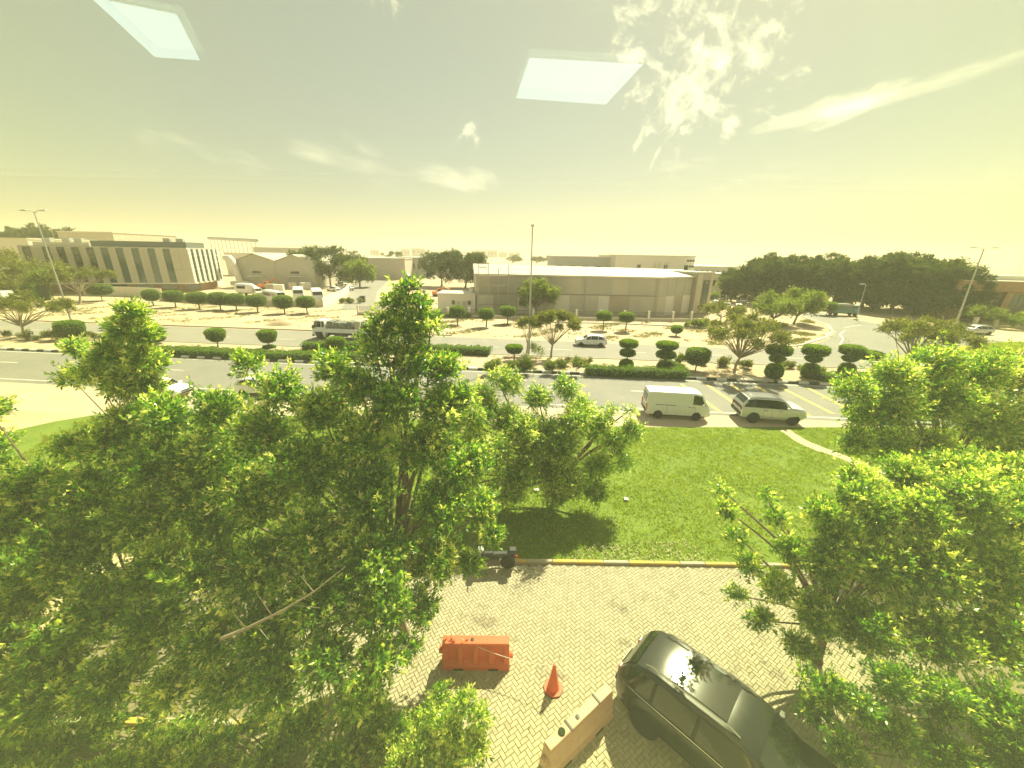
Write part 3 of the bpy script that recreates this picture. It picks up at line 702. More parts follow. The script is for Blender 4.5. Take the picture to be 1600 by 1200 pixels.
# --- boundary fence in front of the warehouse
fence = empty('boundary_fence', (0, 0, 0), 0, 'low pale wall with posts and dark railings in front of the long warehouse', 'fence')
fl = [gp(560, 492), gp(700, 496), gp(900, 500), gp(1050, 502.5), gp(1108, 502.5)]
for a, b in zip(fl, fl[1:]):
    d = b - a; rz = math.atan2(d.y, d.x); L_ = d.length
    MB().box(0, L_, -.1, .1, 0, .55, rz=rz, o=tuple(a)).build('base_wall', 'cream_wall', fence)
    k = max(1, round(L_ / 4.1))
    for i in range(k):
        MB().box(-.17, .17, -.17, .17, 0, 1.9, b=.03, rz=rz, o=tuple(a + d * i / k)).build('post', 'white_wall', fence)
        rb = MB(); u0, u1 = L_ * i / k + .2, L_ * (i + 1) / k - .2
        for z in (.7, 1.55): rb.box(u0, u1, -.02, .02, z, z + .05, rz=rz, o=tuple(a))
        for q in np.arange(u0 + .1, u1, .14): rb.box(q, q + .03, -.012, .012, .56, 1.65, rz=rz, o=tuple(a))
        rb.build('railing', 'fence_dark', fence)
mk = MB(); pk = [gp(*p) for p in ((860, 504), (960, 506), (1050, 510), (1110, 513), (1180, 514))]
for a, b in zip(pk, pk[1:]): d = b - a; mk.box(0, d.length, -.12, .12, 0, .2, rz=math.atan2(d.y, d.x), o=tuple(a))
tag(mk.build('footway_kerb', 'kerb_white'), kind='structure')

# --- far buildings
def block(name, px0, px1, py0, py1, Y, depth, m, label, base_z=0., windows=0, roofm='roof_white', rise=0., wm_='glass_dark', cat='building'):
    """flat-roofed block whose front spans two pixels of the photograph at distance Y"""
    a, b = at(px0, py0, Y), at(px1, py1, Y)
    h = (a.z + b.z) / 2; w = b.x - a.x
    g = empty(name, (a.x, Y, 0), 0, label, cat)
    MB().box(0, w, 0, depth, base_z, h).build('wall', m, g)
    MB().box(-.2, w + .2, -.2, depth + .2, h, h + .35).build('roof', roofm, g)
    if windows:
        k = windows
        for i in range(k):
            u0 = w * (i + .22) / k; MB().box(u0, u0 + w * .5 / k, -.12, 0, h * .45, h * .72).build('window', wm_, g)
    return g, w, h
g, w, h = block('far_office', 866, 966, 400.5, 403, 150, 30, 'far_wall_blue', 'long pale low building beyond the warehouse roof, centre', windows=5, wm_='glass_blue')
g, w, h = block('far_warehouse', 963, 1086, 397, 404, 142, 30, 'white_wall', 'taller white block rising behind the right part of the warehouse roof')
for u in (.28, .62, .88): MB().box(w * u, w * u + 1.2, -.1, 0, h - 5.2, h - 2.8).build('window', 'glass_dark', g)
for i in range(3):
    for j in range(2): MB().box(w * .9 + i * 1.0, w * .9 + .7 + i * 1.0, -.12, 0, h - 1.6 - j * 1.9, h - 1.0 - j * 1.9).build('window', 'glass_dark', g)
for u in (.5, .55, .63, .66): MB().tube([(w * u, -.6, h - 4.2), (w * u, -.6, h - 2.0)], .12, 6).build('vent_pipe', 'galv', g)
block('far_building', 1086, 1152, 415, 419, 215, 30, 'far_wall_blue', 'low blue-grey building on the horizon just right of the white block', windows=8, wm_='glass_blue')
block('gate_building', 1108, 1142, 428, 430, 128, 14, 'white_wall', 'white flat building seen between the entrance block and the tree grove', windows=2)
block('far_shed', 520, 632, 403, 405, 175, 40, 'far_wall', 'long grey-roofed shed behind the trees of the side street, left centre', roofm='metal_roof')
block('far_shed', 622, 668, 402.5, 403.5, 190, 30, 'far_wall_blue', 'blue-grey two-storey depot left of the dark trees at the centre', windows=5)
block('far_shed', 395, 487, 386.5, 389, 235, 50, 'far_wall', 'wide grey shed showing above the gabled roofs on the left', roofm='metal_roof')
block('far_shed', 350, 470, 395, 398, 185, 20, 'white_wall', 'white wall and roof directly behind the gabled sheds')
block('far_shed', 1500, 1600, 434, 441, 260, 40, 'white_wall', 'thin pale roof line beyond the tan building, far right')
block('left_depot', -40, 42, 372, 374, 120, 20, 'white_wall', 'white building edge behind the yellow-green tree, far left', windows=4)
block('left_depot', 88, 176, 360, 366, 160, 30, 'cream_wall', 'cream building behind the office block, left', windows=3)
# conveyor bridge on trestles
cvb = empty('conveyor_bridge', (0, 0, 0), 0, 'long grey truss bridge on many thin legs on the horizon behind the office', 'bridge')
a, b = at(325, 372, 300), at(402, 376, 260)
MB().tube([a, b], 1.0, 4).build('deck', 'far_wall_blue', cvb)
for k in range(12):
    p = a.lerp(b, (k + .5) / 12); MB().tube([(p.x, p.y, 0), tuple(p)], .22, 4).build('trestle_leg', 'far_wall_blue', cvb)
# hazy towers on the skyline
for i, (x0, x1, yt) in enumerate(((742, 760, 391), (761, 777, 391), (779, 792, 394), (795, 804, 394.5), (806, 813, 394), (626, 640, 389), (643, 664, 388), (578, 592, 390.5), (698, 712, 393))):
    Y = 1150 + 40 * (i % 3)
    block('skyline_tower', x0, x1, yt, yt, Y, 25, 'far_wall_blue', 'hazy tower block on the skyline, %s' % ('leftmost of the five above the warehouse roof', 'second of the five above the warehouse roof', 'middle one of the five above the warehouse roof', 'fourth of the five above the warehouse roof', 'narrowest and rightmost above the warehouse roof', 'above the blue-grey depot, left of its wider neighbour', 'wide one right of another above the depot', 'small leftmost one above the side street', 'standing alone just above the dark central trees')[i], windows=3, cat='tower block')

# --- tan building on the right
tb = empty('tan_building', (88.6, 79.6, 0), R(-17), 'tan flat-roofed building with sloping pillars and large dark glass bays, far right', 'building')
MB().box(0, 34, .8, 16, 0, 6.0).build('wall', 'brick_tan', tb)
MB().box(-.3, 34.3, -.3, 16.3, 6.0, 7.9).build('fascia', 'brick_tan', tb)
MB().box(-.1, 34.1, .1, 16.1, 7.9, 8.0).build('roof', 'roof_white', tb)
MB().box(3, 12, 4, 10, 8.0, 8.9).build('roof_unit', 'white_wall', tb)
for k in range(6):
    u = .3 + k * 6.2
    MB().add([(u - .2, -.5, 0), (u + .8, -.5, 0), (u + .8, .75, 0), (u - .2, .75, 0), (u + .4, -.25, 6), (u + 1.4, -.25, 6), (u + 1.4, .75, 6), (u + .4, .75, 6)], [(3, 2, 1, 0), (4, 5, 6, 7), (0, 1, 5, 4), (1, 2, 6, 5), (2, 3, 7, 6), (3, 0, 4, 7)]).build('pillar', 'brick_tan', tb)
    if k < 5:
        for j in range(3):
            for r_ in range(2): MB().box(u + 1.5 + j * 1.55, u + 2.98 + j * 1.55, .62, .78, .5 + r_ * 2.6, 3.0 + r_ * 2.6).build('window_pane', 'glass_blue', tb)
fw = empty('front_wall', (0, 0, 0), 0, 'low wall with white square posts in front of the tan building', 'wall')
fw_p = [gp(1512, 509), gp(1610, 514), gp(1700, 519)]
for a, b in zip(fw_p, fw_p[1:]):
    d = b - a; rz = math.atan2(d.y, d.x); MB().box(0, d.length, -.1, .1, 0, .45, rz=rz, o=tuple(a)).build('base_wall', 'cream_wall', fw)
    for i in range(3): MB().box(-.25, .25, -.25, .25, 0, 1.7, b=.03, rz=rz, o=tuple(a + d * (i + .3) / 3)).build('post', 'white_wall', fw)

# --- yard wall and clutter on the left
yw = empty('yard_wall', (0, 0, 0), 0, 'pale wall along the vehicle yard, running back beside the side street', 'wall')
pk = [gp(250, 470), gp(380, 478), gp(505, 480), gp(538, 463), gp(548, 452)]
for i, (a, b) in enumerate(zip(pk, pk[1:])):
    d = b - a; MB().box(0, d.length - .02, -.1, .1, 0, 1.9 if i > 1 else 1.3, rz=math.atan2(d.y, d.x), o=tuple(a)).build('wall_panel', 'cream_wall' if i < 2 else 'white_wall', yw)
fr2 = empty('forecourt_wall', (0, 0, 0), 0, 'low pale boundary wall below the office block windows', 'wall')
pk = [gp(132, 462), gp(200, 463), gp(255, 466)]
for a, b in zip(pk, pk[1:]):
    d = b - a; MB().box(0, d.length, -.1, .1, 0, 2.3, rz=math.atan2(d.y, d.x), o=tuple(a)).build('wall_panel', 'white_wall', fr2)

# ================================================================== VEGETATION
def jit(cl, Yd=None): return cl
def tree(name, label, base, clumps, n_sprig, per, ll, lw, lm='leaf', tm='bark', r0=.16, tips=26, inner=.25, group=None, cat='tree', twig_n=0, sprl=.22, droop=0., up=.5, squash=.85, dtone=0., extra_bases=()):
    """clumps in world coordinates; the thing stands at its base"""
    base = Vector((base[0], base[1], 0)); t = empty(name, base, 0, label, cat, group)
    cl = [(c[0] - base.x, c[1] - base.y, c[2], c[3]) for c in clumps]
    mb = limbs((0, 0, 0), cl, r0)
    if twig_n: twigs(mb, cl, twig_n, r0 * .13)
    mb.build('trunk', tm, t, smooth=True)
    P, D, tone = crown_sprigs(cl, n_sprig, tips, squash, inner, up)
    keep = P[:, 2] > .15; P, D, tone = P[keep], D[keep], tone[keep]
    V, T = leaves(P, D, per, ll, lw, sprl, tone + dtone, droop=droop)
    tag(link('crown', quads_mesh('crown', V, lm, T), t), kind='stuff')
    return t
def px_clumps(rows): return [(*at(px, py, Y), r * 1.12) for px, py, Y, r in rows]

# --- the big trees right below the window
A1 = px_clumps([(640, 452, 10, .34), (618, 478, 10, .42), (655, 478, 10.2, .40), (600, 512, 9.8, .5), (640, 520, 10, .6), (672, 505, 10.2, .38), (588, 552, 9.6, .55), (640, 565, 9.8, .75), (690, 575, 10, .6),
                (560, 600, 9.3, .7), (620, 625, 9.3, .95), (690, 635, 9.8, .8), (720, 620, 10, .45), (500, 640, 9.1, .9), (570, 690, 8.8, 1.1), (660, 700, 9.3, 1.0), (735, 720, 9.8, .7),
                (440, 610, 9.2, .7), (410, 680, 8.8, 1.0), (480, 730, 8.4, 1.1), (580, 780, 8.2, 1.2), (690, 790, 9.0, 1.0), (755, 790, 9.6, .65), (770, 835, 9.6, .45),
                (400, 780, 8.0, 1.1), (490, 840, 7.6, 1.2), (590, 870, 7.5, 1.1), (680, 870, 8.3, .85), (735, 880, 9.0, .45), (340, 640, 9.4, .8), (320, 720, 8.8, 1.0), (390, 570, 9.6, .42), (520, 575, 9.4, .5),
                (400, 890, 7.0, 1.1), (500, 930, 6.7, 1.1), (600, 950, 6.7, .9), (655, 950, 7.4, .55), (420, 990, 6.2, .9), (510, 1030, 5.9, .8), (590, 1030, 6.0, .6), (640, 1010, 6.6, .35), (560, 1085, 5.6, .5), (430, 1070, 5.6, .7), (330, 1000, 6.1, .9), (330, 890, 7.0, 1.0), (350, 1080, 5.5, .6), (300, 770, 8.6, 1.0), (330, 820, 8.0, .9), (705, 745, 9.3, .6), (745, 800, 9.4, .5)])
tree('leafy_tree', 'tallest dense leafy tree below the window, narrow top reaching the skyline', (-3.3, 9.2), A1, 22500, 8, .125, .046, r0=.17, tips=26, inner=.12, twig_n=5, sprl=.2)
A2 = px_clumps([(205, 488, 10, .34), (190, 515, 10, .42), (222, 520, 10.1, .42), (170, 548, 9.9, .42), (210, 560, 10, .6), (240, 570, 10.1, .4), (150, 580, 9.8, .45), (195, 600, 9.9, .6), (235, 605, 10, .4), (120, 545, 9.9, .28), (110, 590, 9.8, .3)])
tree('leafy_tree', 'slender tree top standing clear against the roads, further left', (-8.9, 9.9), A2 + px_clumps([(200, 655, 9.6, .6)]), 2600, 8, .125, .042, r0=.09, tips=30, inner=.2, twig_n=6, sprl=.2, dtone=.1)
A3 = px_clumps([(255, 650, 9.3, .8), (180, 690, 9.2, .8), (120, 700, 9.2, .6), (250, 720, 8.8, 1.0), (150, 770, 8.6, 1.1), (60, 760, 8.8, 1.0), (0, 740, 9, .6), (-20, 640, 9.2, .5), (-30, 700, 9, .7), (20, 820, 8.3, 1.1), (110, 860, 7.7, 1.2), (220, 810, 8.2, 1.1),
                (250, 890, 7.4, 1.0), (150, 950, 6.8, 1.1), (40, 920, 7.3, 1.1), (-30, 880, 7.6, 1.0), (240, 980, 6.4, .9), (80, 1020, 6.2, 1.0), (-20, 1010, 6.4, 1.0), (180, 1060, 5.8, .8), (60, 1100, 5.5, .8), (270, 1070, 5.6, .6), (-20, 1110, 5.5, .8)])
tree('leafy_tree', 'broad bushy tree filling the lower left corner, yellowish where the sun strikes it', (-8.6, 7.8), A3, 15500, 8, .125, .046, r0=.15, tips=26, inner=.12, twig_n=5, sprl=.2, dtone=.05)
E1 = px_clumps([(1128, 765, 9.3, .22), (1140, 800, 9.2, .28), (1155, 840, 9.1, .32), (1195, 775, 9.3, .2), (1210, 810, 9.2, .32), (1170, 880, 8.9, .42), (1240, 860, 8.9, .5), (1215, 920, 8.6, .55), (1290, 800, 9.3, .55), (1330, 770, 9.5, .5), (1290, 880, 8.7, .8), (1150, 930, 8.7, .32), (1190, 970, 8.3, .4),
                (1370, 800, 9.4, .9), (1440, 800, 9.3, 1.0), (1520, 780, 9.3, 1.1), (1600, 800, 9.2, 1.3), (1370, 880, 8.6, 1.1), (1460, 890, 8.4, 1.3), (1570, 900, 8.3, 1.4), (1280, 960, 8.1, .8), (1360, 980, 7.7, 1.0), (1460, 990, 7.4, 1.1), (1570, 1000, 7.2, 1.2), (1250, 1010, 7.8, .45), (1340, 745, 10.2, .6), (1420, 745, 10.4, .9), (1500, 735, 10.5, 1.0), (1590, 740, 10.5, 1.1), (1310, 840, 9.0, .8)])
tree('leafy_tree', 'big bushy light green tree filling the right edge below the rounder one', (9.3, 8.6), E1, 17000, 8, .12, .044, r0=.17, tips=26, inner=.12, twig_n=4, sprl=.2, dtone=.1)
E2 = px_clumps([(1300, 1080, 6.2, .45), (1270, 1110, 6.1, .4), (1340, 1100, 6.0, .5), (1400, 1070, 6.2, .6), (1480, 1090, 6.0, .7), (1400, 1150, 5.7, .6), (1320, 1170, 5.7, .45), (1480, 1180, 5.4, .7), (1570, 1120, 5.8, .9), (1260, 1060, 6.6, .3), (1590, 1200, 5.2, .8)])
tree('garden_bush', 'dark green bush in the lower right corner under the big tree', (7.6, 6.0), E2, 3600, 8, .11, .036, r0=.07, tips=24, inner=.12, twig_n=4, sprl=.18, cat='bush', dtone=-.16)
D1 = px_clumps([(1335, 610, 16, 1.1), (1350, 650, 16, 1.2), (1335, 690, 15.8, .9), (1400, 585, 16.5, 1.3), (1460, 570, 17, 1.3), (1400, 640, 16, 1.6), (1470, 630, 16.5, 1.9), (1540, 580, 17, 1.5), (1610, 590, 17, 1.8), (1540, 650, 16.5, 1.9), (1390, 700, 15.7, 1.2), (1450, 695, 16.2, 1.1), (1600, 670, 16.5, 1.9), (1560, 720, 16, 1.3), (1480, 560, 17.2, .8), (1620, 720, 16, 1.4)])
tree('garden_tree', 'round-crowned pale green tree on the lawn at the right, dark forked trunk under it', (21.2, 16.5), D1, 15000, 6, .16, .055, r0=.26, tips=26, inner=.1, twig_n=3, sprl=.25, droop=.15, dtone=.12)
C1 = px_clumps([(800, 600, 17.3, .75), (775, 590, 17.4, .5), (840, 620, 17, .8), (885, 605, 17, .75), (905, 640, 16.8, .8), (790, 655, 17, 1.1), (850, 680, 16.5, 1.3), (930, 660, 16.6, 1.0), (960, 690, 16.4, .8), (985, 640, 16.8, .28), (955, 640, 16.7, .3), (740, 680, 17, .7), (780, 720, 16.6, .9), (860, 735, 16, 1.1), (930, 725, 16.1, .9), (975, 720, 16.2, .5), (735, 740, 16.4, .6), (800, 765, 15.6, .9), (870, 770, 15.4, .9), (930, 765, 15.6, .8), (760, 640, 17.2, .8), (835, 700, 15.6, 1.1), (900, 660, 15.8, 1.0), (720, 700, 16.8, .7)])
C1 += px_clumps([(705, 700, 15, .8), (740, 650, 15.5, .9), (770, 700, 15, 1.1), (725, 760, 14.6, .8), (780, 770, 14.6, .8), (820, 670, 15.6, 1.0), (712, 655, 17.2, .8), (755, 620, 17.4, .9), (985, 670, 16.6, .6), (880, 700, 15.4, 1.0), (810, 740, 15.2, 1.0), (890, 750, 15.0, .9)])
tree('garden_tree', 'drooping neem-like tree on the lawn at the centre, left of the white van', (3.0, 16.8), C1, 17000, 6, .15, .045, r0=.2, tips=26, inner=.1, twig_n=3, sprl=.28, droop=.35, up=.2, dtone=.14)
# low planting against the building, seen at the bottom edge
lowc = []
for i in range(64): lowc.append((random.uniform(-12, -1.2), random.uniform(4.6, 6.9), random.uniform(.3, 1.1), random.uniform(.4, .7)))
tree('shrub_bed', 'low green shrub bed along the foot of the building, bottom left', (-3.8, 5.2), lowc, 9500, 6, .12, .045, r0=.05, tips=24, inner=.3, sprl=.16, cat='shrub', dtone=.08)
B1 = px_clumps([(725, 1100, 5.9, .33), (750, 1120, 5.8, .25), (700, 1140, 5.7, .4), (740, 1165, 5.5, .4), (660, 1160, 5.6, .45), (700, 1190, 5.4, .45), (630, 1190, 5.4, .4), (670, 1120, 5.9, .25)])
tree('garden_bush', 'feathery light green bush at the bottom edge, below the orange barrier', (-.9, 5.5), B1, 1700, 7, .10, .034, r0=.05, tips=24, inner=.25, twig_n=4, sprl=.18, cat='bush', dtone=.2)
# bare pale branch sticking out of the tallest tree
bb = empty('bare_branch', tuple(at(345, 990, 5.3)), 0, 'bare pale grey branch reaching out of the big tree, lower left', 'branch')
o0 = at(345, 990, 5.3); mb = MB()
pl = [(345, 998, 5.3), (385, 982, 5.35), (440, 955, 5.4), (490, 925, 5.5), (540, 885, 5.6)]
mb.tube([at(*p) - o0 for p in pl], [.035, .03, .022, .014, .006], 6)
for a, b in (((385, 982, 5.35), (362, 955, 5.2)), ((425, 962, 5.4), (400, 925, 5.3)), ((490, 925, 5.5), (470, 900, 5.45)), ((455, 945, 5.45), (500, 950, 5.3)), ((400, 976, 5.35), (420, 1000, 5.2))): mb.tube([at(*a) - o0, at(*b) - o0], [.012, .004], 5)
mb.build('twig', 'bark_pale', bb)

# --- clipped hedges and topiary
def sqell(rx, ry, rz, n_=3.2, seg=22, rings=14, noise=.05):
    """superellipsoid vertices and faces"""
    vs, fs = [], []
    sp = lambda c, e: math.copysign(abs(c) ** e, c)
    e = 2 / n_
    for i in range(rings + 1):
        ph = -PI / 2 + PI * i / rings
        for k in range(seg):
            th_ = 2 * PI * k / seg; q = 1 + random.gauss(0, noise)
            vs.append((rx * sp(math.cos(ph), e) * sp(math.cos(th_), 1) * q, ry * sp(math.cos(ph), e) * sp(math.sin(th_), 1) * q, rz * sp(math.sin(ph), e) * (1 + random.gauss(0, noise * .6))))
    for i in range(rings):
        for k in range(seg): fs.append((i * seg + k, i * seg + (k + 1) % seg, (i + 1) * seg + (k + 1) % seg, (i + 1) * seg + k))
    return vs, fs
def clipped(o, r, taper=0., n_leaf=2200, name='foliage', parent=None, ls=.14, nn=3.2, dt=0.):
    """one clipped volume centred at o with half sizes r: an inner mass and a shell of leaves"""
    vs, fs = sqell(*r, n_=nn)
    vs = [(x * (1 + taper * z / r[2]), y * (1 + taper * z / r[2]), z) for x, y, z in vs]
    A = np.array(vs); Fq = np.array(fs)
    fi = rng.integers(0, len(Fq), n_leaf * 2)
    Q = A[Fq[fi]]; area = np.linalg.norm(np.cross(Q[:, 2] - Q[:, 0], Q[:, 3] - Q[:, 1]), axis=1)
    keep = rng.random(len(fi)) < area / (np.percentile(area, 90) + 1e-9); fi = fi[keep][:n_leaf]; Q = Q[keep][:n_leaf]
    k = len(Q); u, v = rng.random((k, 1)), rng.random((k, 1))
    P = (Q[:, 0] * (1 - u) + Q[:, 1] * u) * (1 - v) + (Q[:, 3] * (1 - u) + Q[:, 2] * u) * v
    D = norm(norm(P / np.array(r)) + rng.normal(size=(k, 3)) * .5 + np.array([0, 0, .3]))
    P = P * (.97 + .06 * rng.random((k, 1)))
    V, T = leaves(P, D, 2, ls, ls * .6, ls * .3, .42 + dt + .28 * P[:, 2] / r[2] + rng.normal(0, .1, k))  # sunlit tops and shaded undersides put into the leaf tone
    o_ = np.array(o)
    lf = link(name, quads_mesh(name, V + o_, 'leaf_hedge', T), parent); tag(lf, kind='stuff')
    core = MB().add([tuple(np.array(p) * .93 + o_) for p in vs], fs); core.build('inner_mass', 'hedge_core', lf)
    return lf
def topiary(name, px, py, tiers, label, group=None, trunk_r=.08, lean=0., xy_=None, n_leaf=1800, cat='topiary', dt=0., nn=3.2):
    """tiers: (height of the centre, half width, half height, taper)"""
    p = gp(px, py) if xy_ is None else xy_
    t = empty(name, (p[0], p[1], .12 if VA1 < v_of(p) < VM1 else 0), 0, label, cat, group)
    top = max(z for z, *_ in tiers)
    MB().tube([(0, 0, -.05), (lean * .3 + .03, 0, top * .5), (lean, 0, top)], [trunk_r, trunk_r * .8, trunk_r * .6], 8).build('trunk', 'bark', t, smooth=True)
    for z, w, h, tp in tiers:
        w *= random.uniform(.92, 1.08); h *= random.uniform(.92, 1.08)
        clipped((lean * z / top, 0, z), (w, w * .92, h), tp, n_leaf, 'foliage_tier' if len(tiers) > 1 else 'foliage', t, dt=dt, nn=nn)
    return t
topiary('cup_topiary', 341, 543, [(1.42, .92, .68, .22)], 'cup-shaped clipped tree in the median, left of its darker twin', nn=3)
topiary('cup_topiary', 421, 545, [(1.42, .92, .66, .22), (.1, .6, .12, 0)], 'dark cup-shaped clipped tree in the median just left of the truck', nn=3)
topiary('cup_topiary', 527, 552, [(1.1, .95, .62, .16)], 'clipped cup shrub rising out of the low hedge in front of the truck')
topiary('box_topiary', 115, 531, [(1.35, 1.5, 1.0, .08)], 'large block-shaped clipped bush at the foot of the left street lamp', n_leaf=3500)
topiary('box_topiary', 246, 538, [(1.0, 1.05, .72, .05)], 'small block-shaped clipped bush behind the slender tree top on the left')
topiary('cup_topiary', 803, 572, [(1.75, .8, .42, .2)], 'flat cup shrub beside the central lamp post among shaggy bushes')
for i, (px, py, w) in enumerate(((978, 576, 0), (1037, 579, 1))):
    topiary('tiered_topiary', px, py, [(2.6, .90 if not w else .96, .34, .08), (1.62, .78 if not w else .95, .28, 0), (.42, .66, .42, -.1)], 'three-tier clipped tree in the median, %s' % ('left of the pair behind the white van' if not w else 'right of the pair, next to the lone cup-shaped bush'), nn=2.8)
topiary('cup_topiary', 1086, 581, [(1.55, 1.05, .85, .12)], 'rounded square clipped bush on a thin stem between the tiered pair and the acacia')
for i, (px, py) in enumerate(((1207, 592), (1263, 592), (1319, 591))):
    topiary('drum_topiary', px, py, [(2.8, 1.05, .42, .06), (1.9, .60, .18, .3), (.72, .68, .62, -.02)], 'three-tier topiary with drum-like base in the median, %s' % ('nearest the acacia tree', 'middle one of three behind the silver SUV', 'beside the flat bent-stem shrub')[i], nn=3.4)
topiary('flat_topiary', 1362, 585, [(1.95, 1.25, .36, .15)], 'flat-topped clipped shrub on a bent stem, right of the last drum topiary', lean=-.9)
for i, (px, py) in enumerate(((240, 478), (275, 480), (312, 483), (345, 484), (370, 485), (403, 488), (445, 490), (480, 490))):
    p = gp(px, py); w = (1.5, 1.9, 1.9, 1.75, 1.8, 1.9, 1.8, 1.6)[i]
    topiary('verge_topiary', px, py, [(2.2, w, 1.1, .05)], 'clipped round tree on the far left verge, ' + ('first of the row', 'second from the left in the row', 'third from the left in the row', 'fourth from the left in the row', 'fifth from the left, closest to the fourth', 'sixth from the left, below the pale duct', 'seventh from the left, before the white buses', 'last of the row beside the yard wall')[i], group='clipped trees in a row on the far verge', trunk_r=.13, n_leaf=2000, nn=2.6)
for i, (px, py) in enumerate(((715, 507), (760, 511), (793, 506))):
    topiary('verge_topiary', px, py, [(2.15, 1.3, .85, .08)], 'clipped round tree before the warehouse fence, ' + ('below the cream annex', 'below the scaffold', 'left of the bushy tree and lamp post')[i], group='clipped trees in front of the warehouse', trunk_r=.12, nn=2.8)
for i, (px, py) in enumerate(((942, 516), (977, 518), (1056, 525))):
    topiary('verge_topiary', px, py, [(2.3, 1.15, .75, .06)] if i < 2 else [(1.0, .75, .5, .2)], 'clipped round tree on the verge, ' + ('above the white hatchback', 'right of the one above the hatchback', 'low small one at the right end of the fence')[i], group='clipped trees in front of the warehouse', trunk_r=.11, nn=2.8)
topiary('verge_topiary', 160, 470, [(2.5, 2.3, 1.1, .04)], 'wide flat clipped bush before the office block, right of the thin umbrella tree', n_leaf=2600)
topiary('verge_topiary', 1291, 493, [(1.9, 1.7, .95, 0)], 'clipped green bush touching the parked blue truck on the right', n_leaf=2400)
def hedge(name, pts, w, h, label, dens=290, ls=.12, shag=0., z0=.12, dt=0., cat='hedge'):
    """low clipped hedge along ground points"""
    pts = [Vector(p[:2]) for p in pts]; t = empty(name, (pts[0].x, pts[0].y, z0), 0, label, cat)
    Ps, Ds, Ts = [], [], []; mb = MB()
    for a, b in zip(pts, pts[1:]):
        d = b - a; L_ = d.length; rz = math.atan2(d.y, d.x); o = a - pts[0]
        mb.box(0, L_, -w * .44, w * .44, 0, h * .9, rz=rz, o=(o.x, o.y, 0), b=.05)
        n = int(L_ * (w + 2 * h) * dens / 3)
        u = rng.random(n) * (L_ + w * .3) - w * .15; q = rng.random(n) * (w + 2 * h)
        y = np.where(q < h, -w / 2, np.where(q > h + w, w / 2, q - h - w / 2)); z = np.where(q < h, q, np.where(q > h + w, 2 * h + w - q, h))
        bump = .06 * np.sin(u * 3.1 + y * 2) + .05 * np.sin(u * 7.7) + shag * rng.normal(size=n)
        D = np.c_[np.zeros(n), np.where(q < h, -1, np.where(q > h + w, 1, 0)), np.where((q >= h) & (q <= h + w), 1, .25)] + rng.normal(size=(n, 3)) * .5
        P = np.c_[u, y * (1 + bump), z * (1 + bump * 1.2)]
        c, s = math.cos(rz), math.sin(rz)
        rot = lambda X: np.c_[X[:, 0] * c - X[:, 1] * s, X[:, 0] * s + X[:, 1] * c, X[:, 2]]
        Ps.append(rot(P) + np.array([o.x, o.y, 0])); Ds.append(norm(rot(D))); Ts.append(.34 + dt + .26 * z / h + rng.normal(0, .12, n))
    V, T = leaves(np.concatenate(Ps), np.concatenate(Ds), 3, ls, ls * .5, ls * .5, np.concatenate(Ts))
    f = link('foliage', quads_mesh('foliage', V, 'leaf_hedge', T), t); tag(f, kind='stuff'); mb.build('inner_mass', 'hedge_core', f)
    return t
hedge('low_hedge', [gp(225, 553), gp(300, 555), gp(400, 560), gp(480, 562), gp(560, 563)], 1.8, .65, 'long low clipped hedge along the striped kerb, left half of the median')
hedge('low_hedge', [gp(475, 548), gp(530, 546), gp(640, 550), gp(765, 556)], 1.5, .8, 'low clipped hedge on the median\'s far side, from truck to lamp post')
hedge('low_hedge', [gp(915, 585), gp(980, 588), gp(1068, 591)], 1.5, .75, 'low hedge at the foot of the pair of three-tier trees', dt=-.02)
hedge('low_hedge', [gp(1036, 573), gp(1068, 590)], .9, .8, 'short slanting hedge beside the right one of the tiered pair')
hedge('low_hedge', [gp(1278, 597), gp(1340, 597), gp(1430, 600), gp(1560, 604)], 1.5, .7, 'low clipped hedge along the kerb at the right end of the median')
hedge('tall_hedge', [gp(-60, 470), gp(70, 470)], 3.2, 3.4, 'tall clipped hedge block at the far left edge behind the pale van', ls=.22, dens=160, z0=0)
def bush(name, px, py, w, h, label, n=700, mat_='leaf_mid', shag=.25, ls=.16, cat='bush', dt=0., z0=None):
    p = gp(px, py); cl = []
    for _ in range(max(3, int(w * 2.2))): cl.append((p.x + random.uniform(-w / 2, w / 2), p.y + random.uniform(-.5, .5), h * random.uniform(.35, .7), h * random.uniform(.3, .5)))
    return tree(name, label, p, cl, n, 5, ls, ls * .35, mat_, r0=.04, tips=16, cat=cat, inner=.3, sprl=ls, dtone=dt)
bush('shaggy_bush', 765, 584, 1.8, 2.2, 'spiky pale green bush in the median left of the lamp post', dt=.1)
bush('shaggy_bush', 812, 584, 2.6, 1.9, 'dense green bush around the foot of the central lamp post', 1300)
bush('shaggy_bush', 880, 586, 3.0, 2.0, 'shaggy green bush right of the two-trunk acacia', 1300, dt=.05)
bush('shaggy_bush', 840, 560, 1.0, 2.0, 'thin young shrub between lamp post and acacia trunk', 260, dt=.1)
bush('wild_shrub', 1060, 570, 1.8, 1.3, 'low loose bush behind the slanting hedge', 600)
bush('wild_shrub', 1122, 573, 3.4, 1.2, 'straggling scrub in the median left of the acacia', 900, 'leaf_dry')
bush('wild_shrub', 1160, 577, 2.0, 1.1, 'straggling scrub in the median right of the acacia trunk', 500, 'leaf_dry')
bush('wild_shrub', 1235, 578, 3.4, .9, 'thin dry scrub behind the drum topiaries', 500, 'leaf_dry')
bush('wild_shrub', 1282, 590, 1.6, 1.3, 'leafy bush touching the middle drum topiary', 450)
bush('wild_shrub', 905, 572, 2.6, 1.0, 'pale loose shrub in the median behind the shaggy bush', 500, 'leaf_dry', dt=.1)
bush('wild_shrub', 160, 533, 7.0, 1.2, 'dry brownish shrubbery in the median left, beside the block-shaped bush', 1100, 'leaf_dry')
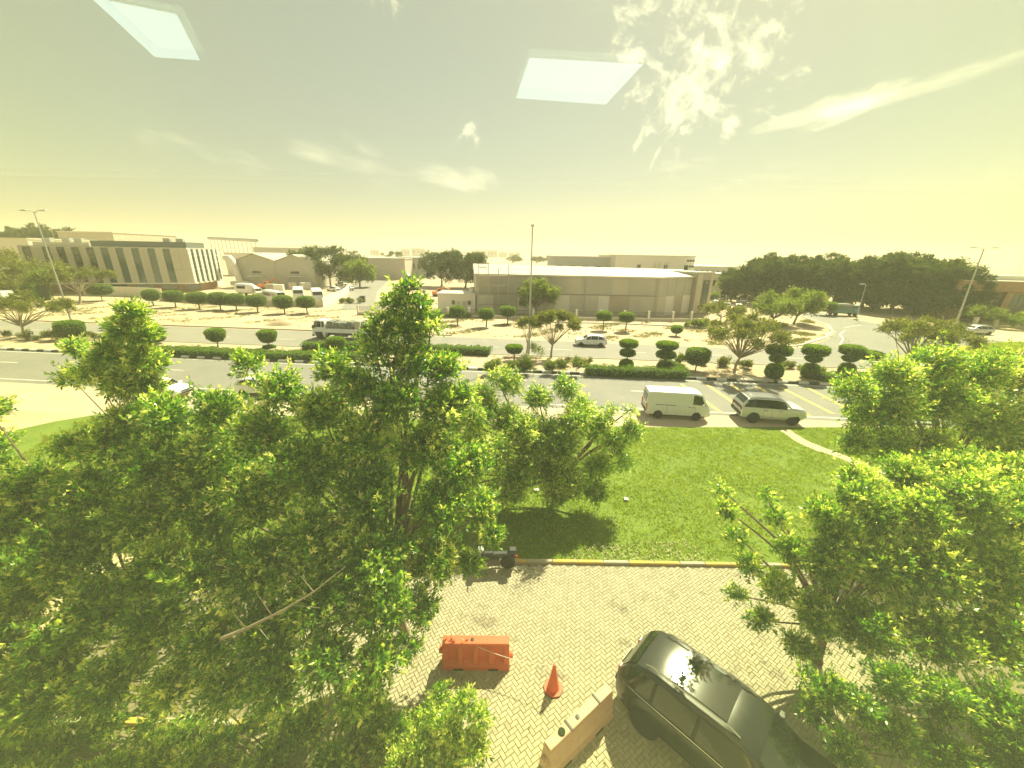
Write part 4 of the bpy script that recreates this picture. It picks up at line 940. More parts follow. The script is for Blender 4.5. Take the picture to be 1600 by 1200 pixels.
bush('wild_shrub', 60, 533, 8.0, 1.4, 'dry shrubbery under the umbrella tree at the far left of the median', 1300, 'leaf_dry')
bush('wild_shrub', 550, 474, 5, 1.2, 'dry scrub at the corner of the yard wall and the side street', 500, 'leaf_dry', ls=.3)
bush('wild_shrub', 1085, 512, 4, 1.6, 'olive shrub at the right end of the warehouse fence', 500, ls=.3)
bush('wild_shrub', 720, 497, 5, 1.0, 'green weeds along the fence before the cream annex', 500, ls=.25)
bush('wild_shrub', 1085, 490, 3, 2.2, 'climbing green shrub against the angled end wall of the warehouse', 600, ls=.3)

# --- acacias and other middle-distance trees
def crown_box(x, y, w, zb, zt, n, rmin, rmax, dome=True, depth=None):
    cl = []; depth = depth or w
    for _ in range(n):
        a = random.random() * 2 * PI; q = math.sqrt(random.random()); r = random.uniform(rmin, rmax)
        ux, uy = q * math.cos(a), q * math.sin(a)
        zc = zb + r * .6 + (zt - r * .8 - zb - r * .6) * (random.random() ** .6) * (1 - .6 * q * q if dome else 1)
        cl.append((x + ux * (w / 2 - r * .7), y + uy * (depth / 2 - r * .7), zc, r))
    return cl
def mid_tree(name, px, py, w, zb, zt, label, n=1500, mat_='leaf_mid', r0=.16, nc=16, rr=(.7, 1.3), ls=.28, cat='tree', per=5, lwf=.4, group=None, dt=0., dome=True, two=False, tips=14):
    p = gp(px, py); cl = crown_box(p.x + (w * .05), p.y, w, zb, zt, nc, *rr, dome=dome)
    t = tree(name, label, p, cl, n, per, ls, ls * lwf, mat_, 'bark_pale' if mat_ == 'leaf_dry' else 'bark', r0, tips=tips, inner=.25, sprl=ls * 1.4, cat=cat, group=group, dtone=dt, squash=.7)
    return t
mid_tree('acacia_tree', 861, 561, 6.2, 3.1, 6.0, 'umbrella-shaped acacia with two leaning stems in the median at the centre', 2600, 'leaf_dry', .14, 20, (.5, .9), .20, dt=.0)
p = gp(830, 556)
mid_tree('acacia_tree', 822, 556, 4.0, 3.2, 5.2, 'small olive acacia against the central lamp post, left of the umbrella acacia', 1100, 'leaf_dry', .1, 12, (.45, .8), .20)
mid_tree('acacia_tree', 1147, 583, 8.0, 3.0, 6.6, 'feathery spreading acacia in the median behind the silver SUV', 3200, 'leaf_dry', .15, 46, (.45, .8), .20, dt=.12)
mid_tree('acacia_tree', 1412, 584, 9.4, 2.9, 6.4, 'wide umbrella acacia at the right end of the median near the junction', 3600, 'leaf_dry', .18, 50, (.45, .85), .20, dt=.06)
mid_tree('acacia_tree', 38, 529, 10.5, 3.0, 6.2, 'low flat-crowned acacia in the median at the far left edge', 2400, 'leaf_dry', .17, 24, (.6, 1.0), .24, dt=.16)
mid_tree('acacia_tree', 125, 474, 13, 4.2, 8.2, 'thin umbrella tree with leaning trunk before the office block', 1800, 'leaf_dry', .22, 22, (.8, 1.4), .32)
mid_tree('bushy_tree', 838, 494, 9.6, 1.6, 8.6, 'round bushy tree in front of the warehouse behind the central lamp post', 4200, 'leaf_mid', .25, 26, (1.2, 2.0), .28, dt=.14, tips=22)
mid_tree('bushy_tree', 1205, 508, 8.6, 1.0, 7.0, 'rounded light green tree left of the pair at the sandy corner', 2600, 'leaf_mid', .2, 22, (1.1, 1.9), .3, dt=.1)
mid_tree('bushy_tree', 1240, 506, 8.8, 1.2, 8.4, 'taller light green tree right of the pair at the sandy corner', 3200, 'leaf_mid', .2, 24, (1.2, 2.0), .3, dt=.08)
mid_tree('bushy_tree', 1125, 503, 8, 1.0, 4.2, 'low spreading olive tree behind the feathery acacia', 1500, 'leaf_dry', .15, 14, (.8, 1.3), .3, dt=.06)
mid_tree('bushy_tree', 1136, 470, 7.5, 2.6, 6.6, 'small round tree in the car park right of the entrance block', 1000, 'leaf_dry', .2, 10, (1.2, 1.9), .4)
mid_tree('bushy_tree', 1172, 474, 8, 2.6, 5.4, 'second small round tree in the car park, in front of the grove', 900, 'leaf_dry', .2, 10, (1.2, 1.9), .4, dt=.05)
mid_tree('bushy_tree', 1112, 474, 3.4, .6, 3.4, 'small dark green bush tree against the entrance block', 500, 'leaf_mid', .1, 6, (.8, 1.2), .35)
mid_tree('bushy_tree', 1530, 508, 8, .8, 4.6, 'pale leafy tree before the left bay of the tan building', 1400, 'leaf_mid', .14, 14, (.8, 1.4), .3, dt=.12)
mid_tree('bushy_tree', 1575, 512, 9, .5, 3.6, 'dark planting in front of the big glass bay of the tan building', 1400, 'leaf_mid', .14, 16, (.8, 1.3), .3)
mid_tree('yellowish_tree', 20, 466, 24, 2.0, 12.0, 'large yellow-green tree at the far left edge beside the office block', 4200, 'leaf_dry', .3, 26, (2., 3.2), .4, dt=.25)
mid_tree('yellowish_tree', 78, 468, 9, 3.0, 7.5, 'dark lower tree between the yellow-green tree and the office wall', 1500, 'leaf_mid', .2, 12, (1.4, 2.2), .4)
# dark trees along the side street
for i, (px, py, w, zt, lab) in enumerate(((482, 446, 13, 12.0, 'dark broad tree right of the gabled sheds'), (517, 448, 14, 13.0, 'tall dark tree rising over the side street yard, left of the brighter one'), (545, 440, 13, 11.0, 'dark tree behind the brighter street tree'), (562, 449, 10.5, 9.4, 'brighter green round tree at the side street corner'), (598, 424, 14, 8.5, 'green tree on the far side of the side street'), (615, 416, 20, 13, 'distant tree dome above the side street'), (540, 408, 30, 13, 'far dark tree line left of the distant dome'))):
    mid_tree('street_tree', px, py, w * 1.15, .6, zt, lab, 2300, 'leaf_far' if i != 3 else 'leaf_mid', .3, 26, (1.6, 2.8), .55, per=5, dt=.05 if i == 3 else 0, dome=False)
for i, (px, py, w, zt) in enumerate(((690, 448, 17, 13.2), (727, 450, 16, 12.2), (752, 440, 10, 8.))):
    mid_tree('dark_tree', px, py, w, .4, zt, ('big dark round tree at the centre behind the cream annex, left one', 'big dark tree touching it on the right, above the annex roof', 'lower dark tree tucked behind the warehouse corner')[i], 3900, 'leaf_far', .35, 34, (1.8, 3.0), .55, per=5, dome=False)
for i, (px, py, w, zt) in enumerate(((798, 414, 26, 11.5), (838, 414, 18, 12.5), (857, 414, 14, 12.8))):
    mid_tree('dark_tree', px, py, w, 2.0, zt, ('wide low tree above the left part of the warehouse roof', 'tree above the warehouse roof just right of the lamp post', 'last tree above the warehouse roof, next to the blue-grey building')[i], 1300, 'leaf_far', .35, 12, (2.4, 3.6), .8, per=5)
bush('street_bush', 620, 428, 10, 3.0, 'reddish brown bushes at the end of the side street', 500, 'leaf_dry', ls=.6)

# --- the dense grove on the right: single trees, four kinds copied
protos = []
for k in range(5):
    t = empty('grove_tree', (0, 0, 0)); cl = crown_box(0, 0, 9.0, .1, 10.5 + k * .5, 26, 1.3, 2.3, dome=False)
    cl += [(random.uniform(-1.5, 1.5), random.uniform(-1.5, 1.5), 10.5 + k * .4, 1.3), (random.uniform(-3, 3), random.uniform(-2, 2), 9.2, 1.4)]
    limbs((0, 0, 0), cl[:8], .3).build('trunk', 'bark', t, smooth=True)
    P, D, tone = crown_sprigs(cl, 3400, 16, .9, .2, .6); V, T = leaves(P, D, 6, .42, .17, .5, tone + .02)
    tag(link('crown', quads_mesh('crown', V, 'leaf_far', T), t), kind='stuff'); protos.append(t)
grove = [(1142, 472, .75, 'leftmost low tree of the dense grove, behind the car park'), (1165, 474, .88, 'second tree of the grove from the left'), (1190, 474, .93, 'grove tree directly left of the highest left-hand crown'), (1212, 476, .98, 'grove tree behind the left one of the corner pair'), (1240, 478, .96, 'grove tree behind the taller tree of the corner pair'), (1268, 478, .95, 'grove tree just right of the corner pair'), (1298, 481, .93, 'grove tree above the clipped bush by the blue truck'), (1330, 484, .94, 'grove tree behind the blue truck'), (1360, 487, .96, 'grove tree behind the small lamp post'), (1392, 490, 1.02, 'grove tree right of the small lamp post'), (1420, 492, 1.06, 'tall grove tree near the highest point of the grove'), (1446, 494, 1.06, 'tallest grove tree at the top right of the grove'), (1470, 497, 1.0, 'grove tree left of the big leaning-looking lamp post'), (1490, 500, .86, 'grove tree behind the right lamp post'), (1508, 502, .62, 'last low tree of the grove beside the tan building')]
first = True
for i, (px, py, s, lab) in enumerate(grove):
    p = gp(px, py); d = Vector((p.x, p.y)).length; q = protos[i % 5]
    o = q if i < 5 else copy_tree(q)
    o.location = (p.x, p.y, 0); o.rotation_euler = (0, 0, random.random() * 6); tag(o, lab, 'tree', 'trees of the dense grove')
    hz, _ = at(px, py, p.y).z, 0
    o.scale = (s * (1 if d < 115 else 1.1),) * 2 + (s * .98 * random.uniform(.93, 1.08),)
for i in range(16):                                        # back rows, glimpsed between the front ones
    px = 1140 + i * 23; py = 464 + i * 1.7; p = gp(px, py); o = copy_tree(protos[(i * 3 + 1) % 5]); o.location = (p.x, p.y, 0); s = .95 + .2 * random.random()
    if i < 2: s = .75
    if i > 14: s = .7
    o.scale = (s * 1.25, s * 1.25, s * .97); o.rotation_euler = (0, 0, random.random() * 6)
    tag(o, 'half-hidden tree in the back rows of the dense grove on the right', 'tree', 'back row trees of the dense grove')
# tree-covered rise behind the far left
for i, (px, Y, z) in enumerate(((0, 210, 17), (28, 210, 20), (52, 212, 21), (76, 214, 20), (98, 216, 18.5), (120, 220, 16.5), (140, 225, 14))):
    q = at(px, 372, Y); o = copy_tree(protos[i % 5]); o.location = (q.x, Y, 0); o.scale = (2.1, 1.6, z / 11.5)
    tag(o, 'dark tree of the belt on the left skyline, ' + ('at the picture edge', 'second from the edge', 'the highest one', 'right of the highest one', 'fifth from the edge', 'sixth, sloping lower', 'the low last one')[i], 'tree', 'tree belt on the left skyline')
# ================================================================== STREET FURNITURE
def lamp_post(px, py, h, label, arms=2, reach=2.2, r=.11):
    p = gp(px, py); z = .12 if VA1 < v_of(p) < VM1 else 0
    t = empty('street_lamp', (p.x, p.y, z), math.atan2(RD.y, RD.x), label, 'street lamp')
    MB().box(-.3, .3, -.3, .3, -.02, .25, b=.03).build('base', 'cream_wall', t)
    MB().tube([(0, 0, .2), (0, 0, h * .5), (0, 0, h)], [r, r * .75, r * .5], 10).build('pole', 'galv', t, smooth=True)
    for s in ((-1, 1) if arms == 2 else (-1,)):
        a = MB().tube([(0, 0, h - .15), (s * reach * .45, 0, h + .10), (s * reach, 0, h + .18)], [.045, .04, .035], 6).build('arm', 'galv', t)
        hd = MB().box(s * reach - .05 if s > 0 else s * reach - .85, s * reach + .85 if s > 0 else s * reach + .05, -.16, .16, h + .10, h + .24, b=.05).build('lamp_head', 'galv', t)
        MB().box(s * (reach + .4) - .28, s * (reach + .4) + .28, -.11, .11, h + .075, h + .099).build('lens', 'lamp_lens', hd)
    return t
L = lamp_post(118, 521, 15.6, 'tall double-armed street lamp leaning outwards at the left, above the office block', reach=1.0)
L = lamp_post(826, 557, 14.2, 'street lamp in the median at the centre, seen end-on against the warehouse', reach=.3, r=.12); L.rotation_euler = (0, 0, R(88))
L = lamp_post(1490, 515, 13.5, 'tall double-armed street lamp before the grove, leaning right', reach=1.3, r=.16)
L = lamp_post(1337, 500, 6.8, 'short single-armed lamp post beside the blue truck', arms=1, reach=.3, r=.09)
L = lamp_post(1553, 470, 14.0, 'faint distant lamp mast over the tan building, far right', reach=1.0, r=.1); L.location = (*at(1574, 470, 145)[:2], 0)
L = lamp_post(949, 450, 14.0, 'faint distant mast above the long warehouse roof', reach=.5, r=.1); L.location = (*at(949, 440, 120)[:2], 0)
L.rotation_euler = (0, 0, 1.4)
# yield sign at the roundabout
p = gp(1574, 592); t = empty('yield_sign', (p.x, p.y, 0), R(-25), 'red and white triangular yield sign half hidden by the right-hand tree', 'traffic sign')
MB().tube([(0, 0, 0), (0, 0, 2.6)], .035, 8).build('post', 'galv', t)
def tri(s, y0, y1, cz): return MB().add([(s * math.sin(a), y, cz - s * math.cos(a)) for y in (y0, y1) for a in (0, 2 * PI / 3, 4 * PI / 3)], [(0, 1, 2), (5, 4, 3), (0, 3, 4, 1), (1, 4, 5, 2), (2, 5, 3, 0)])
tri(.55, -.06, -.04, 2.6).build('border', 'sign_red', t); tri(.34, -.068, -.061, 2.6).build('face', 'kerb_white', t)
# small street things
p = gp(567, 472); t = empty('litter_bin', (p.x, p.y, 0), .1, 'small dark bin standing on sand at the side street corner', 'bin')
MB().box(-.55, .55, -.5, .5, .05, 1.3, b=.05).build('body', 'fence_dark', t); MB().box(-.6, .6, -.55, .55, 1.3, 1.42, b=.03).build('lid', 'black', t)
p = gp(1180, 596); t = empty('concrete_slab', (p.x, p.y, .12), R(-4), 'pale flat concrete slab lying in the median beside a drum topiary', 'slab')
MB().box(-1.5, 1.5, -.45, .45, 0, .16, b=.03).build('top', 'cream_wall', t)
# roadwork sand heap on the verge
p = gp(425, 512); mb = MB(); vs = []; fs = []
for i in range(7):
    for k in range(16):
        a = 2 * PI * k / 16; r_ = 2.8 * (1 - i / 6) * random.uniform(.85, 1.1); vs.append((r_ * math.cos(a), r_ * .7 * math.sin(a), 1.0 * (i / 6) ** .8))
for i in range(6):
    for k in range(16): fs.append((i * 16 + k, i * 16 + (k + 1) % 16, (i + 1) * 16 + (k + 1) % 16, (i + 1) * 16 + k))
mb.add(vs, fs); o = mb.build('sand_heap', 'sand', smooth=80); o.location = (p.x, p.y + 3.0, -.02); tag(o, 'small heap of pale sand on the verge left of the truck', 'sand heap')

# ================================================================== VEHICLES
def wheel(parent, x, y, r, w, rim='rim', side=1, spokes=5):
    wh_ = link('wheel', bpy.data.meshes.new('wheel'), parent) if 0 else empty('wheel', (x, y, r), 0); wh_.parent = parent
    s = side
    prof = [(r * .62, -w / 2), (r * .93, -w / 2), (r, -w / 2 + .03), (r, w / 2 - .03), (r * .93, w / 2), (r * .62, w / 2)]
    MB().lathe(prof, 24, axis='y').build('tyre', 'rubber', wh_, smooth=True)
    mb = MB(); mb.lathe([(0, s * w * .30), (r * .12, s * w * .36), (r * .14, s * w * .28), (r * .5, s * w * .22), (r * .62, s * w * .46), (r * .655, s * w * .46)], 24, axis='y')
    for k in range(spokes):
        a = 2 * PI * k / spokes; q = math.pi / spokes * .45
        y0, y1 = s * w * .26, s * w * .45
        P4 = [(r * .1, a - q * 2), (r * .62, a - q), (r * .62, a + q), (r * .1, a + q * 2)]
        vs = [(rr_ * math.cos(t_), y0, rr_ * math.sin(t_)) for rr_, t_ in P4] + [(rr_ * math.cos(t_), y1, rr_ * math.sin(t_)) for rr_, t_ in P4]
        mb.add(vs, [(0, 1, 2, 3), (7, 6, 5, 4), (0, 4, 5, 1), (1, 5, 6, 2), (2, 6, 7, 3), (3, 7, 4, 0)])
    mb.build('rim', rim, wh_, smooth=True)
    return wh_
class Body:
    """car body lofted through stations (x, bottom, belt, roof, half width, roof half width); x grows forward"""
    def __init__(s, st): s.st = sorted(st)
    def at(s, x):
        st = s.st
        if x <= st[0][0]: return st[0]
        for a, b in zip(st, st[1:]):
            if x <= b[0]:
                t = (x - a[0]) / (b[0] - a[0]); return tuple(p + (q - p) * t for p, q in zip(a, b))
        return st[-1]
    def ring(s, q):
        x, zb, bl_, rf, w, wr = q
        h = [(w * .86, zb), (w * .97, zb + .10), (w, zb + (bl_ - zb) * .45), (w * .985, bl_ - .06), (w * .955, bl_), (wr + (w * .955 - wr) * .06, bl_ + (rf - bl_) * .90), (wr * .93, rf - (rf - bl_) * .02), (wr * .5, rf + .012), (0, rf + .02)]
        return [(x, y, z) for y, z in h] + [(x, -y, z) for y, z in h[::-1][1:]]
    def build(s, m, parent, name='body'):
        mb = MB(); xs = []
        for a, b in zip(s.st, s.st[1:]):
            k = max(1, int((b[0] - a[0]) / .25)); xs += [a[0] + (b[0] - a[0]) * i / k for i in range(k)]
        xs.append(s.st[-1][0]); vs = []
        for x in xs: vs += s.ring(s.at(x))
        n = 17; fs = []
        for i in range(len(xs) - 1):
            for k in range(n): fs.append((i * n + k, (i + 1) * n + k, (i + 1) * n + (k + 1) % n, i * n + (k + 1) % n))
        fs.append(tuple(range(n))); fs.append(tuple(range((len(xs) - 1) * n, len(xs) * n))[::-1])
        mb.add(vs, fs); return mb.build(name, m, parent, smooth=28)
    def side(s, x, t, sd, off=.012):
        q = s.at(x); x, zb, bl_, rf, w, wr = q
        y = w * .955 + (wr + (w * .955 - wr) * .06 - w * .955) * t; z = bl_ + (rf - bl_) * .9 * t
        return (x, sd * (y + off), z)
    def window(s, x0, x1, X0, X1, t0=.08, t1=.93, sd=1, m='glass_car', parent=None, name='side_window', off=.012, k=6):
        """bottom edge x0..x1, top edge X0..X1"""
        vs = []; fs = []
        for j in range(3):
            t = t0 + (t1 - t0) * j / 2
            for i in range(k + 1):
                f = i / k; x = (x0 + (x1 - x0) * f) * (1 - j / 2) + (X0 + (X1 - X0) * f) * j / 2; vs.append(s.side(x, t, sd, off))
        for j in range(2):
            for i in range(k): a = j * (k + 1) + i; fs.append((a, a + 1, a + k + 2, a + k + 1))
        return MB().add(vs, fs).build(name, m, parent, smooth=True)
    def top(s, x0, x1, f0=.9, f1=.9, m='glass_car', parent=None, name='windscreen', off=.014, k=6):
        vs, fs = [], []
        for j in range(13):
            x = x0 + (x1 - x0) * j / 12; q = s.at(x); f = f0 + (f1 - f0) * j / 12
            for i in range(k + 1):
                u = -1 + 2 * i / k; vs.append((x, u * q[5] * f, q[3] + .012 + off + .008 * (1 - u * u)))
        for j in range(12):
            for i in range(k): a = j * (k + 1) + i; fs.append((a, a + 1, a + k + 2, a + k + 1))
        return MB().add(vs, fs).build(name, m, parent, smooth=True)
    def strip(s, x0, x1, z, sd, h, m, parent, name, off=.008):
        """thin strip low on the flank, z above ground"""
        k = 8; vs = []
        for i in range(k + 1):
            x = x0 + (x1 - x0) * i / k; q = s.at(x)
            for zz in (z, z + h): vs.append((x, sd * (s.flank(q, zz) + off), zz))
        return MB().add(vs, [(2 * i, 2 * i + 2, 2 * i + 3, 2 * i + 1) for i in range(k)]).build(name, m, parent)
    def flank(s, q, z):
        x, zb, bl_, rf, w, wr = q; h = [(w * .86, zb), (w * .97, zb + .10), (w, zb + (bl_ - zb) * .45), (w * .985, bl_ - .06), (w * .955, bl_)]
        if z <= h[0][1]: return h[0][0]
        for (y0, z0), (y1, z1) in zip(h, h[1:]):
            if z <= z1: return y0 + (y1 - y0) * (z - z0) / (z1 - z0)
        return h[-1][0]
def arch(b, parent, x, r, sd, m='black', a0=.0, a1=PI, w=.05):
    """dark wheel housing disc standing just proud of the flank and a lip round it"""
    q = b.at(x); y = sd * (max(b.flank(b.at(x + d), r * .9) for d in (-r, 0, r)) + .012); n = 18; vs = [(x, y, r * .75)]; 
    for k in range(n + 1):
        a = a0 + (a1 - a0) * k / n; vs.append((x + 1.18 * r * math.cos(a), y, max(b.at(x)[1] + .0, r * .98 + 1.16 * r * math.sin(a))))
    vs += [(x - 1.18 * r, y, b.at(x)[1] + .02), (x + 1.18 * r, y, b.at(x)[1] + .02)]
    MB().add(vs, [(0, k, k + 1) for k in range(1, n + 3)] + [(0, n + 3, 1)]).build('wheel_arch', m, parent)
def car(name, label, loc, rz, st, paint, wheels, wr, wins, ws, rw, cat='car', band=None, group=None, rim='rim', trim='black', lights=True, light_z=.7, bumpers=True, mirror_x=None, handles=(), roof_m=None, spokes=5, cladding=False, arch_m='black'):
    t = empty(name, loc, rz, label, cat, group); b = Body(st)
    b.build(paint, t)
    L0, L1 = b.st[0][0], b.st[-1][0]
    for x in wheels:
        for sd in (1, -1):
            arch(b, t, x, wr, sd, arch_m)
            q = b.flank(b.at(x), wr); wheel(t, x, sd * (q - .06), wr, .25, rim, sd, spokes)
    for sd in (1, -1):
        if band: b.window(*band, t0=.02, t1=.97, sd=sd, parent=t, m='black', name='window_surround', off=.005, k=12)
        for wd in wins: b.window(*wd, sd=sd, parent=t)
        for hx in handles: b.strip(hx, hx + .2, b.at(hx)[2] - .17, sd, .035, trim, t, 'door_handle', .03)
        xs = sorted({h - .06 for h in handles})
        for x in [wheels[0] + .62] + [h + .55 for h in handles[:1]]: 
            q = b.at(x); mbs = MB(); vs = [(x + dx, sd * (b.flank(q, z) + .004), z) for z in np.linspace(q[1] + .2, q[2] - .02, 6) for dx in (-.008, .008)]
            mbs.add(vs, [(2 * i, 2 * i + 1, 2 * i + 3, 2 * i + 2) for i in range(5)]).build('door_seam', 'black', t)
        b.strip(L0 + .35, L1 - .3, b.at(0)[1] + .01, sd, .1 if not cladding else .2, trim, t, 'sill', .012)
    if ws: b.top(*ws, parent=t)
    if rw: b.top(*rw, parent=t, name='rear_window')
    if roof_m: b.top(rw[1] + .1 if rw else L0 + .4, ws[1] - .1 if ws else L1 - 1, .93, .93, m=roof_m, parent=t, name='roof_panel', off=.008)
    qf, qr = b.at(L1), b.at(L0)
    if lights:
        for sd in (1, -1):
            MB().box(L1 - .14, L1 + .03, *(sorted((sd * qf[4] * .52, sd * qf[4] * .97))), light_z, light_z + .16, b=.02).build('headlight', 'lamp_lens', t)
            MB().box(L0 - .02, L0 + .12, *(sorted((sd * qr[4] * .72, sd * qr[4] * .985))), light_z + .08, light_z + .34, b=.02).build('tail_light', 'red_lens', t)
    if bumpers:
        MB().box(L1 - .15, L1 + .06, -qf[4] * .96, qf[4] * .96, qf[1] + .02, qf[1] + .24, b=.04).build('front_bumper', trim, t)
        MB().box(L0 - .07, L0 + .15, -qr[4] * .97, qr[4] * .97, qr[1] + .02, qr[1] + .26, b=.04).build('rear_bumper', trim, t)
    MB().box(L1 + .0, L1 + .035, -qf[4] * .45, qf[4] * .45, light_z - .04, light_z + .15, b=.01).build('grille', 'black', t)
    MB().box(L0 - .085, L0 - .07, -.26, .26, qr[1] + .32, qr[1] + .44).build('number_plate', 'kerb_white', t)
    if mirror_x is not None:
        for sd in (1, -1):
            q = b.at(mirror_x); MB().box(mirror_x - .06, mirror_x + .1, *(sorted((sd * (q[4] - .02), sd * (q[4] + .2)))), q[2] + .02, q[2] + .18, b=.03).build('side_mirror', paint, t)
    return t, b
TR = math.atan2(RD.y, RD.x)
# white panel van (parked, nose to the right)
VAN = [(-2.38, .42, 1.15, 1.20, .74, .70), (-2.36, .34, 1.16, 1.60, .82, .76), (-2.28, .26, 1.17, 1.98, .85, .77), (-1.9, .24, 1.17, 2.02, .85, .78), (1.3, .24, 1.15, 2.02, .85, .78), (1.66, .24, 1.13, 1.93, .85, .74), (2.12, .25, 1.08, 1.28, .84, .74), (2.26, .27, 1.0, 1.08, .82, .72), (2.36, .32, .86, .92, .78, .68)]
vp = gp(1048, 656)
t, b = car('cargo_van', 'white windowless panel van parked on the sandy shoulder, nose to the right', (12.35, 27.55, 0), R(-7), VAN, 'white_paint', (-1.45, 1.42), .33, [(1.05, 2.04, 1.05, 1.66)], (2.08, 1.70, .92, .92), None, cat='van', light_z=.72, mirror_x=1.75, handles=(.72, 1.0), rim='rim', spokes=8); t.scale = (.95, 1, 1.03)
MB().box(-2.40, -2.375, -.62, .62, 1.18, 1.72, b=.01).build('rear_window', 'glass_blue', t)
for sd in (1, -1): b.strip(-1.7, -.2, 1.07, sd, .035, 'black', t, 'door_rail', .012)
for sd in (1, -1): MB().box(-2.42, -2.32, *(sorted((sd * .72, sd * .84))), .62, 1.12, b=.02).build('tail_light', 'amber_lens', t)
for x in (-.15, .62): 
    for sd in (1, -1): b.strip(x, x + .015, .4, sd, .72, 'black', t, 'door_seam', .006)
# silver SUV with dark roof and windows
SUVS = [(-2.20, .52, .98, 1.04, .86, .80), (-2.15, .42, 1.20, 1.40, .94, .80), (-1.85, .36, 1.22, 1.76, .98, .74), (-1.4, .34, 1.21, 1.87, .98, .74), (.2, .34, 1.18, 1.86, .98, .74), (.7, .34, 1.17, 1.75, .98, .72), (1.15, .36, 1.18, 1.30, .98, .84), (1.7, .38, 1.17, 1.26, .97, .84), (2.02, .42, 1.12, 1.20, .93, .80), (2.14, .46, 1.02, 1.10, .88, .76), (2.19, .54, .86, .94, .84, .72)]
t, b = car('parked_suv', 'silver silver SUV with dark roof, tinted windows and black wheels parked ahead of the van', (19.1, 27.1, 0), R(-8), SUVS, 'suv_silver', (-1.34, 1.36), .43, [(-2.0, -1.36, -1.72, -1.32), (-1.28, -.38, -1.24, -.36), (-.30, .98, -.28, .58)], (1.10, .74, .9, .92), (-2.13, -1.80, .9, .9), band=(-2.08, 1.04, -1.80, .64), rim='rim_dark', roof_m='black', light_z=.82, mirror_x=.8, handles=(-.7, .3), cladding=True, spokes=6)
MB().box(-2.23, -2.16, -.72, .72, 1.02, 1.2, b=.02).build('tailgate_trim', 'black', t)
MB().box(-2.25, -2.15, -.8, .8, .52, .74, b=.02).build('diffuser', 'black', t)
for sd in (1, -1): MB().tube([(-1.6, sd * .66, 1.87), (-1.5, sd * .66, 1.93), (.1, sd * .66, 1.93), (.25, sd * .66, 1.85)], .022, 6).build('roof_rail', 'chrome', t)
# white hatchback on the far road, nose to the left
HAT = [(-2.02, .42, .88, .93, .74, .68), (-1.96, .30, .98, 1.02, .82, .70), (-1.55, .24, .96, 1.36, .86, .60), (-1.0, .22, .94, 1.47, .87, .60), (-.1, .22, .92, 1.48, .87, .60), (.45, .22, .91, 1.36, .87, .62), (1.05, .24, .92, .99, .86, .74), (1.6, .26, .88, .94, .84, .72), (1.92, .32, .78, .84, .79, .66), (2.02, .38, .66, .72, .74, .6)]
h1, b = car('hatchback', 'white hatchback driving left on the far carriageway before the warehouse', (10.4, 51.3, .004), TR + PI, HAT, 'white_paint', (-1.25, 1.28), .31, [(-1.72, -.95, -1.38, -.95), (-.88, .02, -.86, -.02), (.08, .86, .06, .44)], (.98, .5, .9, .9), (-1.9, -1.58, .9, .9), light_z=.58, mirror_x=.75, handles=(-.5, .35))
h2 = copy_tree(h1, None, (77.0, 64.9, .014), R(178)); tag(h2, 'silver grey car parked on the pale pavement, far right', 'car')
h2.scale = (1.1, 1.1, 1.0)
for ch in h2.children:
    if ch.name.startswith('body') or ch.name.startswith('side_mirror'): ch.data = ch.data.copy(); ch.data.materials[0] = M['silver']
def repaint(o, m):
    for ch in o.children:
        if ch.name.startswith(('body', 'side_mirror')): ch.data = ch.data.copy(); ch.data.materials[0] = M[m]
cars = [(gp(521, 455), 2.7, 'white_paint', 'white car parked nose-in by the side street, left of the grey one'), (gp(543, 454), 2.9, 'silver', 'silver car beside the white one at the side street'),
        (gp(533, 447), 2.8, 'white_paint', 'white car partly behind the two by the side street'),
        (gp(1116, 478), 1.2, 'white_paint', 'white car parked nearest the entrance block in the car park'), (gp(1134, 482), 1.2, 'white_paint', 'white car in the middle of the small car park'), (gp(1152, 484), 1.2, 'white_paint', 'white car at the right end of the small car park'), (gp(1126, 470), 1.3, 'silver', 'silver car in the back row of the small car park'), (gp(1158, 474), 1.3, 'white_paint', 'white car in the back row of the small car park'),
        (gp(631, 420), 1.5, 'silver', 'tiny car far down the side street')]
for p, rz, m_, lab in cars: c = copy_tree(h1, None, (p.x, p.y, 0), rz); tag(c, lab, 'car', 'parked cars'); repaint(c, m_)
c = copy_tree(h1, None, (-20.8, 30.8, .004), TR); tag(c, 'white car on the near road glimpsed through the big tree, right one', 'car', 'cars behind the tree'); repaint(c, 'white_paint')
c = copy_tree(h1, None, (-28.4, 29.8, .004), TR); tag(c, 'white car on the near road glimpsed through the big tree, left one', 'car', 'cars behind the tree'); repaint(c, 'white_paint')
# big dark SUV right below the window
DSU = [(-2.42, .50, .98, 1.02, .62, .56), (-2.38, .38, 1.08, 1.14, .78, .68), (-2.2, .32, 1.12, 1.46, .91, .70), (-1.95, .30, 1.12, 1.70, .96, .71), (-1.5, .30, 1.11, 1.80, .97, .71), (.3, .30, 1.08, 1.80, .97, .71), (.75, .30, 1.07, 1.70, .97, .70), (1.4, .32, 1.07, 1.17, .97, .83), (1.95, .34, 1.05, 1.13, .95, .82), (2.28, .4, .98, 1.05, .90, .78), (2.42, .46, .86, .93, .84, .72)]
t, b = car('dark_suv', 'big black SUV seen from above with the sun glinting on its roof, lower right', (5.12, 6.22, .03), R(-45.2), DSU, 'suv_dark', (-1.46, 1.46), .39, [(-2.22, -1.45, -1.85, -1.42), (-1.36, -.42, -1.34, -.4), (-.34, 1.12, -.32, .64)], (1.32, .80, .92, .92), (-2.32, -2.0, .88, .9), band=(-2.2, 1.2, -1.88, .68), light_z=.76, mirror_x=.9, handles=(-.75, .35), rim='rim', spokes=5, trim='black')
